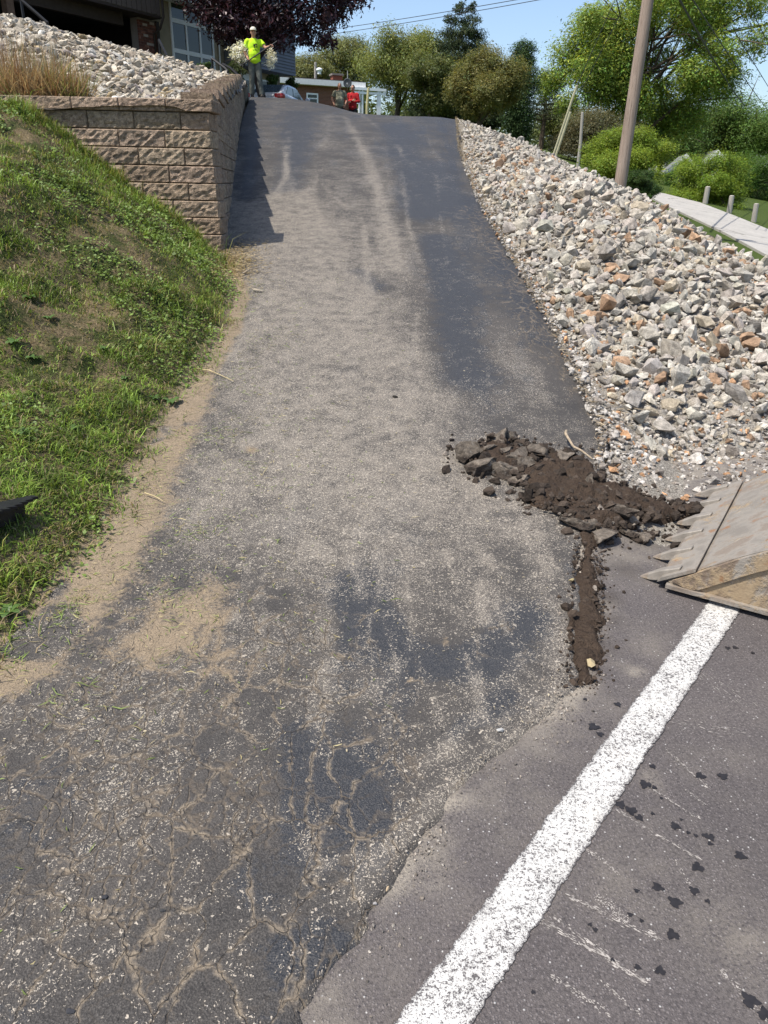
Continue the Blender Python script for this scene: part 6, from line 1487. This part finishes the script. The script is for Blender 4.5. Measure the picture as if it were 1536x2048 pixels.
def person(loc, rz, label, J, mats, cap=None, jacket=False, hair=None, belly=.02, scale=1.0, group=None, tee_sleeve=.62):
    """J: wrists, elbows, feet, knees as seen by the person's own left and right; x to the picture's right, -y to the camera"""
    root = empty('person', loc, rz, label, 'person', group); root.scale = (scale,)*3
    sk, shirt, trous, shoe = mats
    sh = {s: np.array([s*.185, .01, 1.445]) for s in (-1, 1)}; hipj = {s: np.array([s*.09, 0, .93]) for s in (-1, 1)}
    b = MB(); ex = MB()
    b.ell((0, 0, 1.30), (.165, .105, .22)); b.ell((0, -belly, 1.08), (.15, .115, .18)); b.ell((0, 0, .93), (.16, .115, .13)); b.ell((0, .01, 1.46), (.18, .075, .06))
    b.tube([(0, .015, 1.42), (0, .0, 1.50), (0, -.012, 1.58)], [.075, .058, .056], 12)
    hd = np.array([0, -.02, 1.66]); b.ell(hd, (.075, .095, .112)); b.ell(hd+[0, -.022, -.062], (.056, .068, .055)); b.ell(hd+[0, -.098, -.012], (.014, .022, .022), 8, 6); b.ell(hd+[0, -.083, .03], (.05, .016, .012), 8, 6)
    for s in (-1, 1): b.ell(hd+[s*.077, .012, -.012], (.012, .022, .032), 8, 6)
    for s in (-1, 1):
        el, wr = np.array(J['elbow'][s]), np.array(J['wrist'][s]); b.ell(sh[s], (.058, .058, .058)); b.tube([sh[s], (sh[s]+el)/2, el], [.056, .050, .042], 10); b.tube([el, (el+wr)/2*.9+el*.1, wr], [.043, .040, .027], 10); b.ell(el, (.042,)*3)
        # hand: palm and five fingers
        f = (wr-el); f /= np.linalg.norm(f); hn = np.array(J.get('palm', {}).get(s, (0, -1, 0)), float); hn -= f*(hn@f); hn /= np.linalg.norm(hn); sd = np.cross(f, hn)*s
        pc = wr+f*.055; b.ell(wr+f*.048, (.044, .038, .024), 10, 6, np.stack([f, sd, hn], 1)); b.tube([wr-f*.01, wr+f*.03], [.027, .03], 8)
        curl = J.get('curl', {}).get(s, .5)
        for k, (o_, L_) in enumerate(((-.028, .068), (-.010, .078), (.009, .073), (.026, .058))):
            p0 = wr+f*.080+sd*o_; d1 = f*math.cos(curl*.6)+hn*math.sin(curl*.6); d2 = f*math.cos(curl*1.6)+hn*math.sin(curl*1.6); d3 = f*math.cos(curl*2.5)+hn*math.sin(curl*2.5)
            ex.tube([p0-f*.02, p0, p0+d1*L_*.45, p0+d1*L_*.45+d2*L_*.33, p0+d1*L_*.45+d2*L_*.33+d3*L_*.26], [.0095, .0095, .009, .008, .006], 7)
        tb = wr+f*.02-sd*.032; t1 = f*.6-sd*.7+hn*.35*curl; t1 /= np.linalg.norm(t1); t2 = f*.85-sd*.1+hn*.6*curl; t2 /= np.linalg.norm(t2); ex.tube([tb+sd*.012, tb+t1*.035, tb+t1*.035+t2*.03, tb+t1*.035+t2*.05], [.013, .011, .0095, .006], 7)
        kn, ft = np.array(J['knee'][s]), np.array(J['foot'][s]); b.tube([hipj[s], (hipj[s]+kn)/2, kn], [.088, .075, .056], 12); b.tube([kn, kn*.6+ft*.4, ft+[0, 0, .08]], [.055, .055, .036], 12); b.tube([ft+[0, .05, .045], ft+[0, -.05, .04], ft+[0, -.14, .03]], [.036, .04, .028], 8)
    remeshed('body', b, sk, root, .013, 2, ex)
    # shirt
    c = MB(); c.ell((0, 0, 1.30), (.185, .125, .235)); c.ell((0, -belly, 1.10), (.178, .145, .20)); c.ell((0, .01, 1.455), (.19, .085, .055)); c.ell((0, -belly*.7, .97), (.185, .145, .13))
    for s in (-1, 1):
        el, wr = np.array(J['elbow'][s]), np.array(J['wrist'][s])
        if jacket: c.tube([sh[s], (sh[s]+el)/2, el, (el+wr)/2, wr-(wr-el)*.08], [.076, .068, .062, .055, .046], 12); c.ell(el, (.062,)*3)
        else: c.tube([sh[s]+(0, 0, .0), sh[s]*(1-tee_sleeve*.5)+el*tee_sleeve*.5, sh[s]*(1-tee_sleeve)+el*tee_sleeve], [.074, .074, .080], 12)
    for s in (-1, 1): c.ell(sh[s]-[s*.012, 0, .004], (.070, .070, .066))
    so_ = remeshed('jacket' if jacket else 't_shirt', c, shirt, root, .014, 3)
    tr_ = MB(); tr_.ell((0, 0, .94), (.172, .128, .13))
    for s in (-1, 1):
        kn, ft = np.array(J['knee'][s]), np.array(J['foot'][s]); tr_.tube([hipj[s], (hipj[s]+kn)/2, kn, kn*.5+ft*.5, ft+[0, 0, .075]], [.105, .094, .078, .077, .072], 14)
    remeshed('trousers', tr_, trous, root, .015, 3)
    for s in (-1, 1):
        ft = np.array(J['foot'][s]); m = MB(); m.ell(ft+[0, -.055, .045], (.05, .14, .05)); m.ell(ft+[0, .03, .07], (.046, .06, .06)); m.box(ft+[-.05, -.19, 0], ft+[.05, .085, .03]); remeshed('shoe', m, shoe, root, .012, 2)
    for s in (-1, 1): m = MB(); m.ell(hd+[s*.028, -.088, .012], (.011, .007, .007), 8, 6); m.build('eye', M_EYE, root, smooth=True)
    m = MB(); m.ell(hd+[0, -.088, -.062], (.024, .008, .006), 8, 6); m.build('mouth', M_LIP, root, smooth=True)
    if cap is not None:
        m = MB(); V = []; F = []; ns, na = 6, 18
        for i in range(ns+1):
            ph = math.pi/2*i/ns
            for k in range(na): th = 6.283*k/na; V.append(hd+[.088*math.sin(ph)*math.cos(th), .108*math.sin(ph)*math.sin(th), .045+.085*math.cos(ph)])
        for i in range(ns):
            for k in range(na): F.append((i*na+k, (i+1)*na+k, (i+1)*na+(k+1) % na, i*na+(k+1) % na))
        m.add(V, F); V = []; F = []
        for i in range(9):
            th = -math.pi/2+(i-4)/4*1.15
            V += [hd+[.086*math.cos(th), .106*math.sin(th), .048], hd+[.10*math.cos(th), .106*math.sin(th)-.085*max(0, math.cos((i-4)/4*1.2)), .030]]
        for i in range(8): F.append((2*i, 2*i+1, 2*i+3, 2*i+2))
        m.add(V, F); o = m.build('cap', cap, root, smooth=True, fix=False); sd_ = o.modifiers.new('s', 'SOLIDIFY'); sd_.thickness = .008; sd_.offset = 1
        m = MB(); m.ell(hd+[0, .03, .0], (.080, .085, .075)); m.build('hair', hair, root, smooth=True)
    elif hair is not None:
        m = MB(); m.ell(hd+[0, .018, .018], (.082, .094, .108)); m.build('hair', hair, root, smooth=True)
    return root, so_
M_SKIN = m_plain('skin', (.42, .225, .15), .55, var=.08, scale=12, spec=.3); M_EYE = m_plain('dark eyes', (.03, .022, .018), .3); M_LIP = m_plain('lips', (.30, .11, .085), .5)
def cloth(n, c, v=.15): return m_plain(n, c, .9, var=v, scale=9, bump=.35, bscale=14, spec=.15)
M_HV = cloth('fluorescent yellow green cotton', (.50, .78, .03), .06); M_GTR = cloth('grey work trousers', (.105, .11, .095), .45); M_BOOT = m_plain('dark boots', (.03, .026, .023), .7); M_CAPM = cloth('cream cap', (.55, .52, .42)); M_HAIR = m_plain('brown hair', (.06, .035, .022), .8); M_GHAIR = m_plain('short grey hair', (.42, .39, .36), .8)
wp = onsurf(514, 193, zdrive); wp = np.array([at(512, 192, 26.4)[0], 26.4, float(zdrive(at(512, 192, 26.4)[0], 26.4))])
Jw = {'elbow': {-1: (-.27, .04, 1.17), 1: (.33, -.12, 1.27)}, 'wrist': {-1: (-.20, -.16, .985), 1: (.47, -.32, 1.30)}, 'knee': {-1: (-.10, -.02, .50), 1: (.12, -.06, .50)}, 'foot': {-1: (-.11, .03, .0), 1: (.17, -.08, .0)},
      'palm': {-1: (1, -.2, 0), 1: (-.6, 0, -.8)}, 'curl': {-1: 1.0, 1: 1.0}}
wk, wsh = person(wp, .22, 'worker in fluorescent yellow green t-shirt and cream cap holding a rake by the wall', Jw, (M_SKIN, M_HV, M_GTR, M_BOOT), M_CAPM, hair=M_HAIR, belly=.03, scale=1.05)
# print on the chest: small dark emblem with a short line of small print under it
M_PRINT = m_plain('dark shirt print', (.02, .025, .03), .9)
m = MB()
def pr(x0, x1, z0, z1): m.obox(((x0+x1)/2, -.149-.0*(z0), (z0+z1)/2), np.eye(3), ((x1-x0)/2, .012, (z1-z0)/2))
pr(-.02, .035, 1.30, 1.345); pr(.03, .085, 1.335, 1.36); pr(.07, .09, 1.27, 1.345); pr(-.005, .018, 1.25, 1.30)
for i in range(7): pr(-.05+.028*i, -.032+.028*i, 1.205, 1.213)
m.build('shirt_print', M_PRINT, wsh)
# the tool: black shaft, D grip, held in both hands, blade behind the wall
Mz = Matrix.Rotation(.22, 3, 'Z'); h1 = np.array(Mz@Vector((-.17, -.23, .93))*1.05)+wp; h2 = np.array(Mz@Vector((.50, -.37, 1.33))*1.05)+wp
d = (h2-h1)/np.linalg.norm(h2-h1); tool = empty('rake', h1-d*.75, 0, 'black handled rake held slantwise by the worker', 'rake')
M_SHAFT = m_plain('black tool handle', (.015, .015, .016), .4); a = h1-d*.75
m = MB(); m.tube([h1-d*.75-a, h2+d*.18-a], .019, 8); m.build('handle', M_SHAFT, tool)
m = MB(); q = np.cross(d, [0, 1, 0]); q /= np.linalg.norm(q); 
m.bar(-q*.16, q*.16, .03, .03, d)
for i in range(9): s = -.15+.0375*i; m.bar(q*s, q*s-d*.01+np.array([0, .10, 0]), .008, .008)
m.build('rake_head', M_SHAFT, tool)
def stand(px, ytop, D, H): c = at(px, ytop, D); return np.array([c[0], D, c[2]-H])
g = stand(679, 165, 34.5, 1.78)
Jg = {'elbow': {-1: (-.31, .05, 1.17), 1: (.31, .05, 1.17)}, 'wrist': {-1: (-.215, -.08, .96), 1: (.215, -.08, .96)}, 'knee': {-1: (-.11, -.02, .50), 1: (.11, -.02, .50)}, 'foot': {-1: (-.14, 0, 0), 1: (.14, 0, 0)}, 'palm': {-1: (1, 0, 0), 1: (-1, 0, 0)}, 'curl': {-1: .6, 1: .6}}
person(g, .1, 'grey haired man in an olive grey t-shirt with hands at his hips', Jg, (M_SKIN, cloth('olive grey cotton', (.24, .23, .165)), cloth('dark jeans', (.03, .032, .04)), M_BOOT), None, hair=M_GHAIR, belly=.06, scale=1.0)
g = stand(706, 172, 34.8, 1.74)
Jr = {'elbow': {-1: (-.27, -.02, 1.18), 1: (.27, -.02, 1.18)}, 'wrist': {-1: (.08, -.22, 1.20), 1: (-.06, -.19, 1.14)}, 'knee': {-1: (-.09, -.02, .49), 1: (.09, -.02, .49)}, 'foot': {-1: (-.11, 0, 0), 1: (.11, 0, 0)}, 'palm': {-1: (0, 1, 0), 1: (0, 1, 0)}, 'curl': {-1: .4, 1: .4}}
person(g, -.3, 'man in a red jacket standing with folded arms beside the man in olive', Jr, (M_SKIN, cloth('red jacket', (.42, .025, .03)), cloth('dark trousers', (.03, .03, .032)), M_BOOT), None, jacket=True, hair=m_plain('dark hair', (.04, .028, .022), .8), belly=.03)

# ------------------------------------------------------------------ silver sedan
M_CAR = m_plain('silver car paint', (.62, .64, .67), .25, .15, var=.03, spec=.5); M_TYRE = m_plain('tyre rubber', (.02, .02, .02), .9); M_RIM = m_plain('alloy rim', (.45, .46, .47), .3, .8); M_RED = m_plain('red tail lamp', (.42, .02, .025), .2, spec=.6); M_BLKP = m_plain('black plastic', (.02, .02, .022), .6)
t = NT('car glass'); M_CGL = t.done(t.bsdf((.05, .075, .09), .05, 0, None, .8))
hx = np.array([.20, 1.0]); hx /= np.linalg.norm(hx); cp = at(566, 190, 33.6)[:2]; cc_ = at(585, 171, 35.5); cpos = cp+hx*2.3+np.array([-hx[1], hx[0]])*.86; CZ = float(zl(cpos[1]))+.03
car = empty('parked_car', (cpos[0], cpos[1], CZ), math.atan2(hx[1], hx[0]), 'silver grey sedan parked behind the crest with its red tail light showing', 'car')
# local: x forward, y left, z up; rear at x=-2.3
def loft(secs, smooth=True):
    m = MB(); n = len(secs[0]); V = np.concatenate(secs); F = []
    for i in range(len(secs)-1):
        for k in range(n): F.append((i*n+k, (i+1)*n+k, (i+1)*n+(k+1) % n, i*n+(k+1) % n))
    F.append(tuple(range(n))); F.append(tuple((len(secs)-1)*n+k for k in range(n))[::-1]); m.add(V, F); return m
def sec(x, hw, z0, z1, rb=.06, rt=.14):
    P = []
    for (cy, cz, r_, a0) in ((hw-rt, z1-rt, rt, 0), (-hw+rt, z1-rt, rt, 90), (-hw+rb, z0+rb, rb, 180), (hw-rb, z0+rb, rb, 270)):
        for k in range(5): th = R(a0+90*k/4); P.append((x, cy+r_*math.cos(th), cz+r_*math.sin(th)))
    return np.array(P)
bd = loft([sec(-2.36, .70, .45, .82), sec(-2.30, .82, .30, .98), sec(-2.05, .88, .24, 1.02), sec(-1.5, .90, .20, 1.0), sec(0, .91, .18, .95), sec(1.2, .90, .20, .92), sec(1.9, .86, .22, .82), sec(2.25, .75, .28, .68), sec(2.33, .62, .38, .58)])
body = bd.build('body', M_CAR, car, smooth=True)
cab = loft([sec(-1.95, .66, .90, 1.02, .02, .05), sec(-1.15, .64, .88, 1.36, .02, .14), sec(-.5, .62, .88, 1.45, .02, .16), sec(.3, .62, .88, 1.43, .02, .16), sec(1.25, .68, .86, .96, .02, .04)]); cab.build('cabin', M_CAR, car, smooth=True)
def gl_(P, nm): m = MB(); m.poly(P); o = m.build(nm, M_CGL, car, fix=False); return o
m = MB(); m.prism([(-1.90, -.56, 1.045), (-1.90, .56, 1.045), (-1.22, .50, 1.365), (-1.22, -.50, 1.365)], (-.012, 0, .02)); m.build('rear_window', M_CGL, car)
m = MB(); m.prism([(1.18, -.58, 1.0), (1.18, .58, 1.0), (.42, .5, 1.41), (.42, -.5, 1.41)], (.012, 0, .02)); m.build('windscreen', M_CGL, car)
for s in (-1, 1):
    for (x0, x1, x2, x3) in ((-1.35, -.42, -.42, -.98), (-.34, .75, .25, -.34)):
        m = MB(); m.prism([(x0, s*.655, .99), (x1, s*.655, .99), (x2, s*.625, 1.34), (x3, s*.625, 1.34)], (0, s*.014, 0)); m.build('side_window', M_CGL, car)
    m = MB(); m.obox((-2.22, s*.70, .88), np.eye(3), (.14, .19, .095), .04); m.build('tail_light', M_RED, car, smooth=True)
    m = MB(); m.obox((2.16, s*.62, .62), np.eye(3), (.12, .14, .06), .03); m.build('headlight', M_GREY, car, smooth=True)
    m = MB(); m.ell((.62, s*.98, 1.0), (.07, .11, .08)); m.build('wing_mirror', M_CAR, car, smooth=True)
    for x in (-1.38, 1.42):
        m = MB(); m.tube([(x, s*.72, .32), (x, s*.90, .32)], .32, 24); ty = m.build('wheel', M_TYRE, car); m = MB(); m.tube([(x, s*.89, .32), (x, s*.915, .32)], .2, 20); m.build('rim', M_RIM, ty)
m = MB(); m.obox((-2.36, 0, .42), np.eye(3), (.06, .78, .12), .05); m.build('rear_bumper', M_CAR, car, smooth=True)
m = MB(); m.obox((-2.375, 0, .74), np.eye(3), (.012, .26, .065)); m.build('number_plate', M_WHITE, car)
